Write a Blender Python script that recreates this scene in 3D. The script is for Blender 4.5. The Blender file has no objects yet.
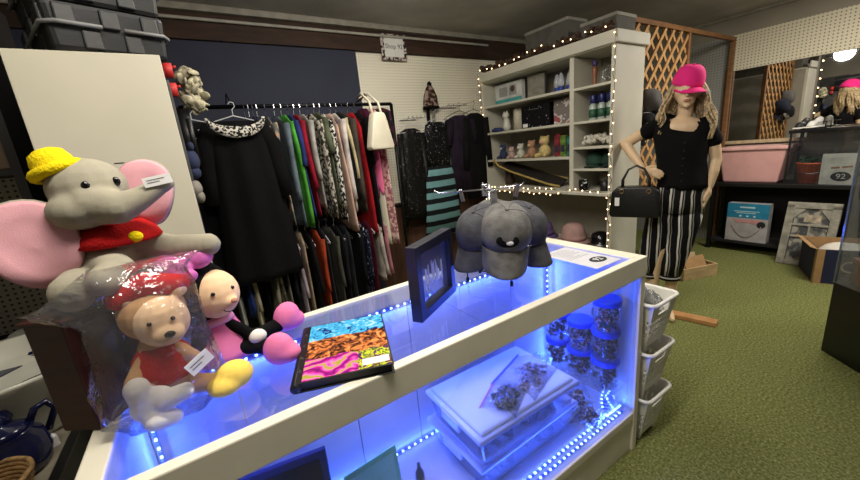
import bpy, bmesh, math, random
from mathutils import Vector, Matrix, Euler
random.seed(7)
SC = bpy.context.scene
COL = SC.collection
R = math.radians
PI = math.pi

# ------------------------------------------------------------------ materials
def lin(c):
    out = []
    for v in c[:3]:
        v = v / 255.0
        out.append(v / 12.92 if v <= 0.04045 else ((v + 0.055) / 1.055) ** 2.4)
    return (out[0], out[1], out[2], 1.0)

class NT:
    def __init__(s, name):
        s.m = bpy.data.materials.new(name); s.m.use_nodes = True
        s.t = s.m.node_tree; s.t.nodes.clear()
        s.out = s.n('ShaderNodeOutputMaterial')
    def n(s, typ, **kw):
        nd = s.t.nodes.new(typ)
        for k, v in kw.items():
            if k.startswith('i_'):
                key = k[2:]
                key = int(key) if key.isdigit() else key.replace('_', ' ')
                nd.inputs[key].default_value = v
            else: setattr(nd, k, v)
        return nd
    def l(s, a, b): s.t.links.new(a, b)
    def bsdf(s, rough=.6, metal=0., spec=.5):
        b = s.n('ShaderNodeBsdfPrincipled')
        b.inputs['Roughness'].default_value = rough
        b.inputs['Metallic'].default_value = metal
        b.inputs['Specular IOR Level'].default_value = spec
        s.l(b.outputs[0], s.out.inputs[0]); return b
    def coord(s, which='Object', scale=(1, 1, 1), rot=(0, 0, 0)):
        tc = s.n('ShaderNodeTexCoord'); mp = s.n('ShaderNodeMapping')
        mp.inputs['Scale'].default_value = scale; mp.inputs['Rotation'].default_value = rot
        s.l(tc.outputs[which], mp.inputs[0]); return mp.outputs[0]
    def ramp(s, fac, stops, interp='LINEAR'):
        r = s.n('ShaderNodeValToRGB'); r.color_ramp.interpolation = interp
        e = r.color_ramp.elements
        while len(e) < len(stops): e.new(0.5)
        for el, (p, c) in zip(e, stops): el.position = p; el.color = lin(c)
        s.l(fac, r.inputs[0]); return r.outputs[0]
    def bump(s, b, h, strength=.3, dist=.01):
        bp = s.n('ShaderNodeBump'); bp.inputs['Strength'].default_value = strength
        bp.inputs['Distance'].default_value = dist
        s.l(h, bp.inputs['Height']); s.l(bp.outputs[0], b.inputs['Normal'])

def mat(name, c, rough=.6, metal=0., var=.12, scale=12., bump=0., bscale=60., spec=.5, sheen=0., c2=None):
    """plain surface with a little mottling"""
    k = NT(name); b = k.bsdf(rough, metal, spec)
    if c2 is None: c2 = tuple(max(0, v * (1 - var)) for v in c)
    n = k.n('ShaderNodeTexNoise', i_Scale=scale, i_Detail=3.)
    co = k.coord(); k.l(co, n.inputs[0])
    k.l(k.ramp(n.outputs[0], [(.35, c2), (.65, c)]), b.inputs['Base Color'])
    if sheen: b.inputs['Sheen Weight'].default_value = sheen
    if bump:
        n2 = k.n('ShaderNodeTexNoise', i_Scale=bscale, i_Detail=2.); k.l(co, n2.inputs[0])
        k.bump(b, n2.outputs[0], bump)
    return k.m

def fabric(name, c, var=.25, rough=.92): return mat(name, c, rough, 0, var, 9., .35, 160., .15, .0)

def speckle(name, c1, c2, scale=40., thr=.5, rough=.85, c3=None):
    k = NT(name); b = k.bsdf(rough, 0, .2)
    v = k.n('ShaderNodeTexNoise', i_Scale=scale, i_Detail=1.5); k.l(k.coord(), v.inputs[0])
    st = [(0, c1), (thr, c2)] if c3 is None else [(0, c1), (thr, c2), (thr + .08, c3)]
    k.l(k.ramp(v.outputs[0], st, 'CONSTANT'), b.inputs['Base Color']); return k.m

def stripes(name, cols, axis='Z', freq=10., rough=.85, distort=0., gen=False):
    """hard repeating bands along one axis; cols = [(start 0..1, colour)]"""
    k = NT(name); b = k.bsdf(rough, 0, .2)
    tc = k.n('ShaderNodeTexCoord'); sp = k.n('ShaderNodeSeparateXYZ')
    k.l(tc.outputs['Generated' if gen else 'Object'], sp.inputs[0])
    src = sp.outputs[axis]
    if distort:
        nz = k.n('ShaderNodeTexNoise', i_Scale=6.); k.l(tc.outputs['Object'], nz.inputs[0])
        ma = k.n('ShaderNodeMath', operation='MULTIPLY_ADD'); ma.inputs[1].default_value = distort
        k.l(nz.outputs[0], ma.inputs[0]); k.l(src, ma.inputs[2]); src = ma.outputs[0]
    mu = k.n('ShaderNodeMath', operation='MULTIPLY'); mu.inputs[1].default_value = freq; k.l(src, mu.inputs[0])
    fr = k.n('ShaderNodeMath', operation='FRACT'); k.l(mu.outputs[0], fr.inputs[0])
    k.l(k.ramp(fr.outputs[0], cols, 'CONSTANT'), b.inputs['Base Color']); return k.m

def emit(name, c, strength):
    k = NT(name); e = k.n('ShaderNodeEmission'); e.inputs[0].default_value = lin(c); e.inputs[1].default_value = strength
    k.l(e.outputs[0], k.out.inputs[0]); return k.m

def clear(name, tint=(255, 255, 255), refl=.08, rough=.05, body=0., bodyc=(220, 225, 235), noise=0.):
    """thin clear sheet: mostly see-through with a fresnel gloss and an optional milky body"""
    k = NT(name)
    t = k.n('ShaderNodeBsdfTransparent'); t.inputs[0].default_value = lin(tint)
    g = k.n('ShaderNodeBsdfGlossy'); g.inputs['Roughness'].default_value = rough
    d = k.n('ShaderNodeBsdfDiffuse'); d.inputs[0].default_value = lin(bodyc)
    fr = k.n('ShaderNodeLayerWeight'); fr.inputs[0].default_value = .25
    ma = k.n('ShaderNodeMath', operation='MULTIPLY_ADD'); ma.inputs[1].default_value = refl * 4; ma.inputs[2].default_value = refl * .4
    ma.use_clamp = True
    k.l(fr.outputs['Fresnel'], ma.inputs[0])
    m1 = k.n('ShaderNodeMixShader'); m1.inputs[0].default_value = body
    k.l(t.outputs[0], m1.inputs[1]); k.l(d.outputs[0], m1.inputs[2])
    m2 = k.n('ShaderNodeMixShader'); k.l(ma.outputs[0], m2.inputs[0]); k.l(m1.outputs[0], m2.inputs[1]); k.l(g.outputs[0], m2.inputs[2])
    if noise:
        nz = k.n('ShaderNodeTexNoise', i_Scale=noise, i_Detail=3., i_Distortion=1.5); k.l(k.coord(), nz.inputs[0])
        bp = k.n('ShaderNodeBump'); bp.inputs['Strength'].default_value = .9; bp.inputs['Distance'].default_value = .02
        k.l(nz.outputs[0], bp.inputs['Height']); k.l(bp.outputs[0], g.inputs['Normal']); k.l(bp.outputs[0], fr.inputs['Normal'])
    k.l(m2.outputs[0], k.out.inputs[0]); return k.m

def pegboard(name, c, hole, pitch=.0254, rad=.16, axes='XZ'):
    k = NT(name); b = k.bsdf(.7)
    tc = k.n('ShaderNodeTexCoord'); sp = k.n('ShaderNodeSeparateXYZ'); k.l(tc.outputs['Object'], sp.inputs[0])
    sq = []
    for a in axes:
        m = k.n('ShaderNodeMath', operation='MULTIPLY'); m.inputs[1].default_value = 1 / pitch; k.l(sp.outputs[a], m.inputs[0])
        f = k.n('ShaderNodeMath', operation='FRACT'); k.l(m.outputs[0], f.inputs[0])
        s_ = k.n('ShaderNodeMath', operation='SUBTRACT'); s_.inputs[1].default_value = .5; k.l(f.outputs[0], s_.inputs[0])
        p = k.n('ShaderNodeMath', operation='POWER'); p.inputs[1].default_value = 2; k.l(s_.outputs[0], p.inputs[0]); sq.append(p.outputs[0])
    ad = k.n('ShaderNodeMath', operation='ADD'); k.l(sq[0], ad.inputs[0]); k.l(sq[1], ad.inputs[1])
    k.l(k.ramp(ad.outputs[0], [(0, hole), (rad * rad * 1.2, c)], 'CONSTANT'), b.inputs['Base Color']); return k.m

def wood(name, c1, c2, scale=(1, 12, 12), rough=.5):
    k = NT(name); b = k.bsdf(rough, 0, .35)
    w = k.n('ShaderNodeTexNoise', i_Scale=4., i_Detail=5., i_Distortion=.6); k.l(k.coord(scale=scale), w.inputs[0])
    k.l(k.ramp(w.outputs[0], [(.3, c1), (.7, c2)]), b.inputs['Base Color'])
    k.bump(b, w.outputs[0], .1); return k.m

# ------------------------------------------------------------------ mesh builder
class MB:
    def __init__(s): s.v = []; s.f = []; s.mi = []; s.cur = 0; s.T = Matrix()
    def add(s, vs, fs):
        o = len(s.v); s.v += [tuple(s.T @ Vector(v)) for v in vs]
        for f in fs: s.f.append(tuple(i + o for i in f)); s.mi.append(s.cur)
        return s
    def box(s, lo, hi, rot=None, c=None):
        x0, y0, z0 = lo; x1, y1, z1 = hi
        vs = [(x0, y0, z0), (x1, y0, z0), (x1, y1, z0), (x0, y1, z0), (x0, y0, z1), (x1, y0, z1), (x1, y1, z1), (x0, y1, z1)]
        if rot is not None:
            cc = Vector(c) if c else Vector(((x0 + x1) / 2, (y0 + y1) / 2, (z0 + z1) / 2)); m = Euler(rot).to_matrix()
            vs = [tuple(m @ (Vector(v) - cc) + cc) for v in vs]
        return s.add(vs, [(0, 3, 2, 1), (4, 5, 6, 7), (0, 1, 5, 4), (1, 2, 6, 5), (2, 3, 7, 6), (3, 0, 4, 7)])
    def cbox(s, c, size, rot=None):
        return s.box([c[i] - size[i] / 2 for i in range(3)], [c[i] + size[i] / 2 for i in range(3)], rot)
    def taper(s, c, bot, top, h):
        """open-form solid: rectangle bot (sx,sy) at c, rectangle top (sx,sy) h above"""
        vs = []
        for (sx, sy), z in ((bot, 0), (top, h)):
            for a, b in ((-1, -1), (1, -1), (1, 1), (-1, 1)): vs.append((c[0] + a * sx / 2, c[1] + b * sy / 2, c[2] + z))
        return s.add(vs, [(0, 3, 2, 1), (4, 5, 6, 7), (0, 1, 5, 4), (1, 2, 6, 5), (2, 3, 7, 6), (3, 0, 4, 7)])
    def tube(s, pts, r, n=6, closed=False):
        pts = [Vector(p) for p in pts]; N = len(pts)
        rs = r if isinstance(r, (list, tuple)) else [r] * N
        rings = []; up = Vector((0, 0, 1)); prev = None
        for i, p in enumerate(pts):
            a = pts[(i - 1) % N] if (closed or i > 0) else p
            b = pts[(i + 1) % N] if (closed or i < N - 1) else p
            d = (b - a); d = d.normalized() if d.length > 1e-9 else Vector((0, 0, 1))
            if prev is None:
                u = d.cross(up) if abs(d.dot(up)) < .95 else d.cross(Vector((1, 0, 0)))
            else: u = prev - d * prev.dot(d)
            u.normalize(); prev = u; w = d.cross(u)
            rings.append([p + (u * math.cos(2 * PI * k / n) + w * math.sin(2 * PI * k / n)) * rs[i] for k in range(n)])
        vs = [tuple(v) for g in rings for v in g]; fs = []
        for i in range(N if closed else N - 1):
            j = (i + 1) % N
            for k in range(n): fs.append((i * n + k, i * n + (k + 1) % n, j * n + (k + 1) % n, j * n + k))
        if not closed: fs += [tuple(range(n))[::-1], tuple((N - 1) * n + k for k in range(n))]
        return s.add(vs, fs)
    def lathe(s, prof, c=(0, 0, 0), n=24, rot=None, sx=1., sy=1.):
        m = Euler(rot).to_matrix() if rot else Matrix.Identity(3); c = Vector(c); vs = []; N = len(prof)
        for r, z in prof:
            for k in range(n):
                a = 2 * PI * k / n; vs.append(tuple(m @ Vector((r * sx * math.cos(a), r * sy * math.sin(a), z)) + c))
        fs = [(i * n + k, i * n + (k + 1) % n, (i + 1) * n + (k + 1) % n, (i + 1) * n + k) for i in range(N - 1) for k in range(n)]
        if prof[0][0] > 1e-6: fs.append(tuple(range(n))[::-1])
        if prof[-1][0] > 1e-6: fs.append(tuple((N - 1) * n + k for k in range(n)))
        return s.add(vs, fs)
    def ell(s, c, r, rot=None, nu=14, nv=9):
        if not isinstance(r, (list, tuple)): r = (r, r, r)
        m = Euler(rot).to_matrix() if rot else Matrix.Identity(3); c = Vector(c); vs = []; fs = []
        for i in range(1, nv):
            t = PI * i / nv
            for k in range(nu):
                a = 2 * PI * k / nu
                vs.append(tuple(m @ Vector((r[0] * math.sin(t) * math.cos(a), r[1] * math.sin(t) * math.sin(a), r[2] * math.cos(t))) + c))
        vs += [tuple(m @ Vector((0, 0, r[2])) + c), tuple(m @ Vector((0, 0, -r[2])) + c)]
        T, B = len(vs) - 2, len(vs) - 1
        for i in range(nv - 2):
            for k in range(nu): fs.append((i * nu + k, (i + 1) * nu + k, (i + 1) * nu + (k + 1) % nu, i * nu + (k + 1) % nu))
        for k in range(nu):
            fs.append((T, k, (k + 1) % nu)); fs.append((B, (nv - 2) * nu + (k + 1) % nu, (nv - 2) * nu + k))
        return s.add(vs, fs)
    def prism(s, poly, d0, d1, M=None):
        """2-D polygon in local XZ, extruded along local Y from d0 to d1"""
        n = len(poly); vs = [(x, d0, z) for x, z in poly] + [(x, d1, z) for x, z in poly]
        fs = [tuple(range(n)), tuple(range(n, 2 * n))[::-1]] + [(k, k + n, (k + 1) % n + n, (k + 1) % n) for k in range(n)]
        if M is not None: vs = [tuple(M @ Vector(v)) for v in vs]
        return s.add(vs, fs)
    def loft(s, rings):
        n = len(rings[0]); vs = [tuple(v) for g in rings for v in g]; fs = []
        for i in range(len(rings) - 1):
            for k in range(n): fs.append((i * n + k, i * n + (k + 1) % n, (i + 1) * n + (k + 1) % n, (i + 1) * n + k))
        fs += [tuple(range(n))[::-1], tuple((len(rings) - 1) * n + k for k in range(n))]
        return s.add(vs, fs)
    def chain(s, pts):
        """overlapping balls along a tapering limb; only for blobs that are remeshed"""
        for (a, b) in zip(pts[:-1], pts[1:]):
            A, B = Vector(a[:3]), Vector(b[:3]); L = (B - A).length; st = max(1, int(L / (max(.002, min(a[3], b[3])) * .45)))
            for i in range(st + 1):
                t = i / st; s.ell(A.lerp(B, t), a[3] * (1 - t) + b[3] * t, None, 10, 7)
        return s
    def build(s, name, mats, parent=None, smooth=False, bevel=0., seg=2, autos=None):
        me = bpy.data.meshes.new(name); me.from_pydata(s.v, [], s.f); me.update()
        bm = bmesh.new(); bm.from_mesh(me); bmesh.ops.recalc_face_normals(bm, faces=bm.faces); bm.to_mesh(me); bm.free()
        if not isinstance(mats, (list, tuple)): mats = [mats]
        for m in mats: me.materials.append(m)
        for p, i in zip(me.polygons, s.mi): p.material_index = i; p.use_smooth = smooth
        o = bpy.data.objects.new(name, me); COL.objects.link(o)
        if parent: o.parent = parent
        if bevel:
            b = o.modifiers.new('bevel', 'BEVEL'); b.width = bevel; b.segments = seg; b.limit_method = 'ANGLE'; b.angle_limit = R(35)
        return o

def bake(o):
    dg = bpy.context.evaluated_depsgraph_get(); dg.update()
    me = bpy.data.meshes.new_from_object(o.evaluated_get(dg)); o.modifiers.clear(); o.data = me
    for p in me.polygons: p.use_smooth = True
    return o

def blob(name, mb, m, parent=None, voxel=.005, smooth=6):
    """grow ONE continuous skin round overlapping balls"""
    o = mb.build(name, m, None, True)
    r = o.modifiers.new('skin', 'REMESH'); r.mode = 'VOXEL'; r.voxel_size = voxel; r.use_smooth_shade = True
    sm = o.modifiers.new('soft', 'SMOOTH'); sm.iterations = smooth; sm.factor = .5
    bake(o)
    if parent: o.parent = parent
    return o

def tag(o, label, cat, group=None, kind=None):
    if label: o['label'] = label
    if cat: o['category'] = cat
    if group: o['group'] = group
    if kind: o['kind'] = kind
    return o
def struct(o): o['kind'] = 'structure'; return o
def thing(name, label, cat, loc=(0, 0, 0), rz=0., group=None, rot=None):
    o = bpy.data.objects.new(name, None); o.empty_display_size = .05; COL.objects.link(o)
    o.location = loc; o.rotation_euler = rot if rot else (0, 0, rz)
    return tag(o, label, cat, group)
def dup(root, label=None, loc=None, rot=None, mats=None, scale=None):
    """copy a thing, its parts and their sub-parts"""
    r = root.copy(); COL.objects.link(r)
    if label: r['label'] = label
    if loc is not None: r.location = loc
    if rot is not None: r.rotation_euler = rot
    if scale is not None: r.scale = (scale,) * 3
    for ch in root.children:
        c = ch.copy(); COL.objects.link(c); c.parent = r
        for g in ch.children:
            d = g.copy(); COL.objects.link(d); d.parent = c
    return r
FONT = None
def text(name, body, size, m, M, parent=None, depth=.0006):
    cu = bpy.data.curves.new(name, 'FONT'); cu.body = body; cu.size = size; cu.extrude = depth; cu.align_x = 'CENTER'; cu.align_y = 'CENTER'
    t = bpy.data.objects.new(name, cu); COL.objects.link(t)
    dg = bpy.context.evaluated_depsgraph_get(); dg.update()
    me = bpy.data.meshes.new_from_object(t.evaluated_get(dg)); me.name = name
    me.transform(M); me.materials.clear(); me.materials.append(m)
    bpy.data.objects.remove(t)
    o = bpy.data.objects.new(name, me); COL.objects.link(o)
    if parent: o.parent = parent
    return o
def TM(loc, rx=0, ry=0, rz=0): return Matrix.Translation(loc) @ Euler((rx, ry, rz)).to_matrix().to_4x4()

# shared materials
WHITE = mat('cream paint', (226, 220, 200), .45, 0, .05, 6.)
PANELW = mat('white laminate', (204, 198, 176), .5, 0, .03, 4.)
BLACK = mat('black lacquer', (14, 13, 14), .45, 0, .3)
CHROME = mat('bright wire', (200, 200, 205), .25, 1., .05)
DKWIRE = mat('black wire', (18, 18, 20), .4, .6, .1)
BLKCLOTH = fabric('black cloth', (13, 12, 14))
PAPER = mat('white paper', (225, 224, 218), .8, 0, .04)
INK = mat('black ink', (25, 25, 27), .7, 0, .1)
CLEAR = clear('clear film', refl=.12, rough=.08, body=.06, noise=22.)
TUBCLR = clear('clear plastic', refl=.10, rough=.15, body=.12)
GLASS = clear('sheet glass', (242, 244, 247), refl=.07, rough=.01, body=0.01)
# ------------------------------------------------------------------ the room
XL, XR, YF, YB, ZC = -1.25, 5.36, -1.9, 3.24, 2.56
def carpet():
    k = NT('green carpet'); b = k.bsdf(.95, 0, .1); co = k.coord()
    n1 = k.n('ShaderNodeTexNoise', i_Scale=85., i_Detail=3., i_Roughness=.75); k.l(co, n1.inputs[0])
    n2 = k.n('ShaderNodeTexNoise', i_Scale=2.2, i_Detail=2.); k.l(co, n2.inputs[0])
    c1 = k.ramp(n1.outputs[0], [(.30, (74, 80, 42)), (.5, (112, 117, 67)), (.70, (160, 158, 110))])
    mx = k.n('ShaderNodeMix', data_type='RGBA', blend_type='MULTIPLY'); mx.inputs[0].default_value = .35
    k.l(c1, mx.inputs[6]); k.l(k.ramp(n2.outputs[0], [(.3, (225, 225, 215)), (.7, (255, 255, 255))]), mx.inputs[7])
    k.l(mx.outputs[2], b.inputs['Base Color']); k.bump(b, n1.outputs[0], .6, .012); return k.m
fl = struct(MB().box((XL, YF, -.06), (XR, YB, 0)).build('floor', carpet()))
CEILM = mat('grey plaster ceiling', (178, 174, 167), .95, 0, .12, 2.5, .3, 40.)
struct(MB().box((XL, YF, ZC), (XR, YB, ZC + .06)).build('ceiling', CEILM))
WALLM = mat('greige wall', (150, 143, 128), .9, 0, .06, 3.)
PEG = pegboard('cream pegboard', (236, 230, 210), (150, 144, 124))
PEGR = pegboard('cream pegboard beside mirror', (214, 205, 180), (90, 82, 66), .03, .17, 'YZ')
NAVY = mat('navy panel paint', (44, 48, 66), .8, 0, .1, 4.)
BROWN = wood('dark brown beam', (40, 26, 18), (66, 44, 31), (1, 10, 6), .7)
WAINS = wood('red brown wall panelling', (62, 40, 30), (92, 62, 47), (9, 1, .6), .6)
wb = struct(MB().box((XL, YB, 0), (XR, YB + .06, ZC)).build('wall_back', WALLM))
MB().box((1.43, YB - .012, .95), (XR, YB, 2.335)).build('pegboard_panel', PEG, wb)
MB().box((XL, YB - .02, .0), (1.43, YB, 2.345)).build('painted_panel', NAVY, wb)
MB().box((1.43, YB - .014, 0), (XR, YB, .95)).build('wood_panelling', WAINS, wb)
MB().box((XL, YB - .05, 2.345), (XR, YB, ZC)).build('beam', BROWN, wb, bevel=.004)
wr = struct(MB().box((XR, YF, 0), (XR + .06, YB, ZC)).build('wall_right', WALLM))
MB().box((XR - .012, .3, 1.98), (XR, 1.80, 2.355)).build('pegboard_panel', PEGR, wr)
MB().box((XR - .012, 1.80, .0), (XR, YB - .02, 2.355)).build('pegboard_panel', pegboard('pegboard greyed for alcove shade', (150, 150, 144), (84, 82, 76), .03, .17, 'YZ'), wr)  # same pegboard continued; its duller light is painted in as grey
struct(MB().box((XL - .06, YF, 0), (XL, YB, ZC)).build('wall_left', WALLM))
struct(MB().box((XL, YF - .06, 0), (XR, YF, ZC)).build('wall_front', WALLM))
TRIMG = mat('grey trim', (150, 145, 132), .6)
struct(MB().box((XL, YB - .10, 2.515), (XR, YB - .05, ZC)).build('trim_1', TRIMG, bevel=.006))
struct(MB().box((XR - .03, YF, 2.53), (XR, YB - .1, ZC)).build('trim_2', TRIMG, bevel=.004))
rod = MB(); rod.tube([(XL + .4, YB - .075, 2.47), (2.95, YB - .075, 2.47)], .011, 8)
for x in (-.7, 1.05, 2.8): rod.box((x - .008, YB - .075, 2.465), (x + .008, YB - .05, 2.482))
tag(rod.build('curtain_rod', mat('pale rod', (176, 172, 160), .4)), 'thin pale metal rod running along the brown beam under the ceiling', 'rod')

# shop sign on the beam
s = thing('shop_sign', 'small white paper sign with a leopard border on the brown beam', 'sign', (1.80, YB - .052, 2.385)); s.scale = (1.30, 1, 1.30)
bd = MB().box((-.1, -.008, -.085), (.1, 0, .085)); bd.build('sign_border', speckle('leopard border', (60, 45, 50), (196, 184, 176), 55., .48), s)
MB().box((-.076, -.011, -.062), (.076, -.004, .062)).build('sign_paper', PAPER, s)
text('sign_text', 'Shop 92', .043, mat('grey ink', (92, 90, 98), .8), TM((0, -.0115, .004), PI / 2), s)

# ------------------------------------------------------------------ display counter
CX0, CX1, CY0, CY1, CZ = -.285, 1.475, .705, 1.205, .948
cn = thing('display_counter', 'long white glass topped display counter glowing blue inside', 'display counter', (0, 0, 0))
def part(name, m, boxes, bevel=.004, parent=cn):
    b = MB()
    for lo, hi in boxes: b.box(lo, hi)
    return b.build(name, m, parent, bevel=bevel)
part('plinth', WHITE, [((CX0 + .01, CY0 + .012, 0), (CX1 - .012, CY1 - .005, .195))])
part('floor_board', mat('counter floor', (214, 212, 208), .18, 0, .03), [((CX0 + .02, CY0 + .02, .195), (CX1 - .03, CY1 - .02, .208))], 0)
part('front_rail', WHITE, [((CX0, CY0, .862), (CX1, CY0 + .03, CZ))])
part('back_rail', WHITE, [((CX0, CY1 - .034, .885), (CX1, CY1, CZ))])
part('end_rail', WHITE, [((CX0, CY0 + .03, .885), (CX0 + .045, CY1 - .034, CZ))])
part('end_rail', WHITE, [((CX1 - .072, CY0 + .03, .885), (CX1, CY1 - .034, CZ))])
part('corner_post', WHITE, [((CX1 - .035, CY0 + .002, 0), (CX1 - .001, CY0 + .032, .865))])
part('corner_post', WHITE, [((CX0 + .001, CY0 + .002, 0), (CX0 + .035, CY0 + .032, .865))])
part('lower_rail', WHITE, [((CX0 + .035, CY0 + .004, .172), (CX1 - .035, CY0 + .026, .209))])
part('end_panel', WHITE, [((CX1 - .03, CY0 + .032, 0.0), (CX1 - .004, CY1 - .004, .886))], .002)
part('end_panel', WHITE, [((CX0 + .004, CY0 + .032, 0.0), (CX0 + .03, CY1 - .004, .886))], .002)
INW = mat('inner white board', (210, 207, 202), .5, 0, .04)
xs = [CX0 + .03, -.02, .335, .60, .865, 1.17, CX1 - .03]
for a, b in zip(xs[:-1], xs[1:]):
    part('back_panel', INW, [((a + .0015, CY1 - .026, .208), (b - .0015, CY1 - .008, .886))], .0015)
GT = part('glass_top', GLASS, [((CX0 + .04, CY0 + .028, .9400), (.62, CY1 - .032, .9455)), ((.6225, CY0 + .028, .9400), (CX1 - .068, CY1 - .032, .9455))], 0)
part('front_glass', GLASS, [((CX0 + .035, CY0 + .012, .209), (CX1 - .035, CY0 + .017, .864))], 0)
LED = emit('cold white led', (120, 165, 255), 9.)
TAPE = mat('led tape', (70, 110, 230), .4)
def led(p, q, nrm, step=.03, w=.003):
    """tape with little lit chips, running p -> q; nrm points off the surface"""
    p, q, nrm = Vector(p), Vector(q), Vector(nrm); d = (q - p); L = d.length; d.normalize(); sd = d.cross(nrm)
    b = MB(); b.T = Matrix((d, sd, nrm)).transposed().to_4x4(); b.T.translation = p
    b.box((0, -.005, 0), (L, .005, .002)); b.cur = 1; n = int(L / step)
    for i in range(n):
        x = (i + .5) * step; b.box((x - w * 1.25, -w, .002), (x + w * 1.25, w, .0055))
    return b.build('led_strip', [TAPE, LED], cn)
led((CX0 + .05, CY1 - .0265, .872), (CX1 - .05, CY1 - .0265, .872), (0, -1, 0))
led((CX0 + .05, CY1 - .0265, .222), (CX1 - .05, CY1 - .0265, .222), (0, -1, 0))
led((CX0 + .042, CY1 - .0265, .23), (CX0 + .042, CY1 - .0265, .86), (0, -1, 0))
led((CX1 - .042, CY1 - .0265, .23), (CX1 - .042, CY1 - .0265, .86), (0, -1, 0))
led((.45, CY0 + .040, .2085), (CX1 - .06, CY0 + .040, .2085), (0, 0, 1), .028, .0032)
led((.45, CY0 + .066, .2085), (CX1 - .06, CY0 + .066, .2085), (0, 0, 1), .028, .0032)  # not a second strip: this row imitates the front strip's reflection
# the strips' own light
def area(name, loc, rot, sx, sy, power, col):
    l = bpy.data.lights.new(name, 'AREA'); l.shape = 'RECTANGLE'; l.size = sx; l.size_y = sy; l.energy = power; l.color = col
    o = bpy.data.objects.new(name, l); o.location = loc; o.rotation_euler = rot; COL.objects.link(o); return o
BLUE = (.036, .10, 1.)
area('led_light_top', (.6, CY1 - .04, .868), (R(-28), 0, 0), 1.6, .015, 7.5, BLUE)
area('led_light_bottom', (.6, CY1 - .04, .23), (R(205), 0, 0), 1.6, .015, 3.8, BLUE)
area('led_light_front', (.95, CY0 + .055, .225), (R(180), 0, 0), .95, .02, 5., BLUE)
area('led_light_left', (CX0 + .045, CY1 - .05, .55), (0, R(-90), R(-40)), .6, .015, 3., BLUE)
area('led_light_right', (CX1 - .045, CY1 - .05, .55), (0, R(90), R(40)), .6, .015, 4.5, BLUE)

# things lying in the counter
BLUETINT = mat('milky lid', (214, 220, 232), .35, 0, .03)
def tub(name, label, loc, rz, sx, sy, h, fill):
    t = thing(name, label, 'storage box', loc, rz)
    b = MB(); b.taper((0, 0, 0), (sx * .88, sy * .86), (sx * .95, sy * .94), h - .028); b.build('body', TUBCLR, t, bevel=.012, seg=3)
    l = MB(); l.taper((0, 0, h - .030), (sx * 1.0, sy * 1.0), (sx * .985, sy * .98), .018); l.taper((0, 0, h - .012), (sx * .93, sy * .91), (sx * .90, sy * .88), .012)
    l.build('lid', BLUETINT, t, bevel=.008, seg=3)
    for sx_ in (-1, 1):
        c = MB(); c.cbox((sx_ * (sx * .49), 0, h - .04), (.014, .11, .04)); c.build('latch', BLUETINT, t, bevel=.004)
    f = MB(); random.seed(3)
    for i in range(150):
        f.cbox((random.uniform(-.4, .4) * sx, random.uniform(-.39, .39) * sy, random.uniform(.012, h - .045)), (random.uniform(.02, .06), random.uniform(.02, .05), random.uniform(.01, .025)), (random.random() * 3, random.random() * 3, random.random() * 3))
    o = f.build('contents', fill, t); tag(o, None, None, None, 'stuff'); return t
BITS = speckle('mixed small toys', (44, 60, 84), (176, 120, 90), 75., .46, .5, (200, 205, 215))
GREYBITS = speckle('grey trinkets', (60, 58, 64), (150, 140, 130), 90., .5, .5, (70, 52, 44))
tub('storage_box', 'wide lidded plastic storage box under the other on the counter floor', (.90, .985, .2095), R(1), .56, .355, .145, GREYBITS)
tub('storage_box', 'clear plastic storage box topped with two zip bags of trinkets', (.875, .955, .355), R(-1), .53, .36, .145, GREYBITS)
def zipbag(name, label, loc, rz, w, d, h, bits, strip=None, seed=1):
    t = thing(name, label, 'bag', loc, rz); random.seed(seed)
    f = MB()
    for i in range(46):
        a = random.uniform(0, 2 * PI); r = random.random() ** .5
        f.cbox((.40 * w * r * math.cos(a), .40 * d * r * math.sin(a), .008 + random.random() * (h - .016) * (1 - r * .6)), (random.uniform(.008, .03), random.uniform(.008, .026), random.uniform(.006, .014)), (random.random() * .8, random.random() * .8, random.random() * 3))
    o = f.build('contents', bits, t); tag(o, None, None, None, 'stuff')
    b = MB(); N = 16; M_ = 10; rings = []
    for i in range(M_ + 1):
        u = i / M_; y = -d / 2 + d * u * 1.25; hh = h * max(.03, math.sin(PI * min(1, u / .88)) ** .55) if u < .88 else h * .03
        rings.append([(w / 2 * math.cos(2 * PI * k / N) * (1 + .05 * math.sin(5 * k + i)), y, max(.0008, hh / 2 + hh / 2 * math.sin(2 * PI * k / N) * (1 + .10 * math.sin(3 * k + i * 2)))) for k in range(N)])
    b.loft(rings); b.build('bag_film', CLEAR, t, True)
    if strip: MB().box((-w * .52, d * .70, .001), (w * .52, d * .745, .005)).build('zip_strip', strip, t)
    return t
zipbag('zip_bag', 'small zip bag of dark trinkets with pink strip on the storage box lid', (.815, .865, .5005), R(28), .15, .11, .055, speckle('dark navy trinkets', (22, 26, 44), (150, 146, 130), 110., .55, .4), mat('pink zip', (225, 120, 170), .5), 4)
zipbag('zip_bag', 'larger clear bag of mixed trinkets by the storage box lid edge', (.985, .905, .5005), R(18), .24, .15, .05, BITS, mat('blue zip', (60, 90, 220), .5), 9)
JARCLR = clear('jar plastic', refl=.10, rough=.1, body=.06)
JARLID = mat('blue jar lid', (40, 80, 225), .35, 0, .05)
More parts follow.
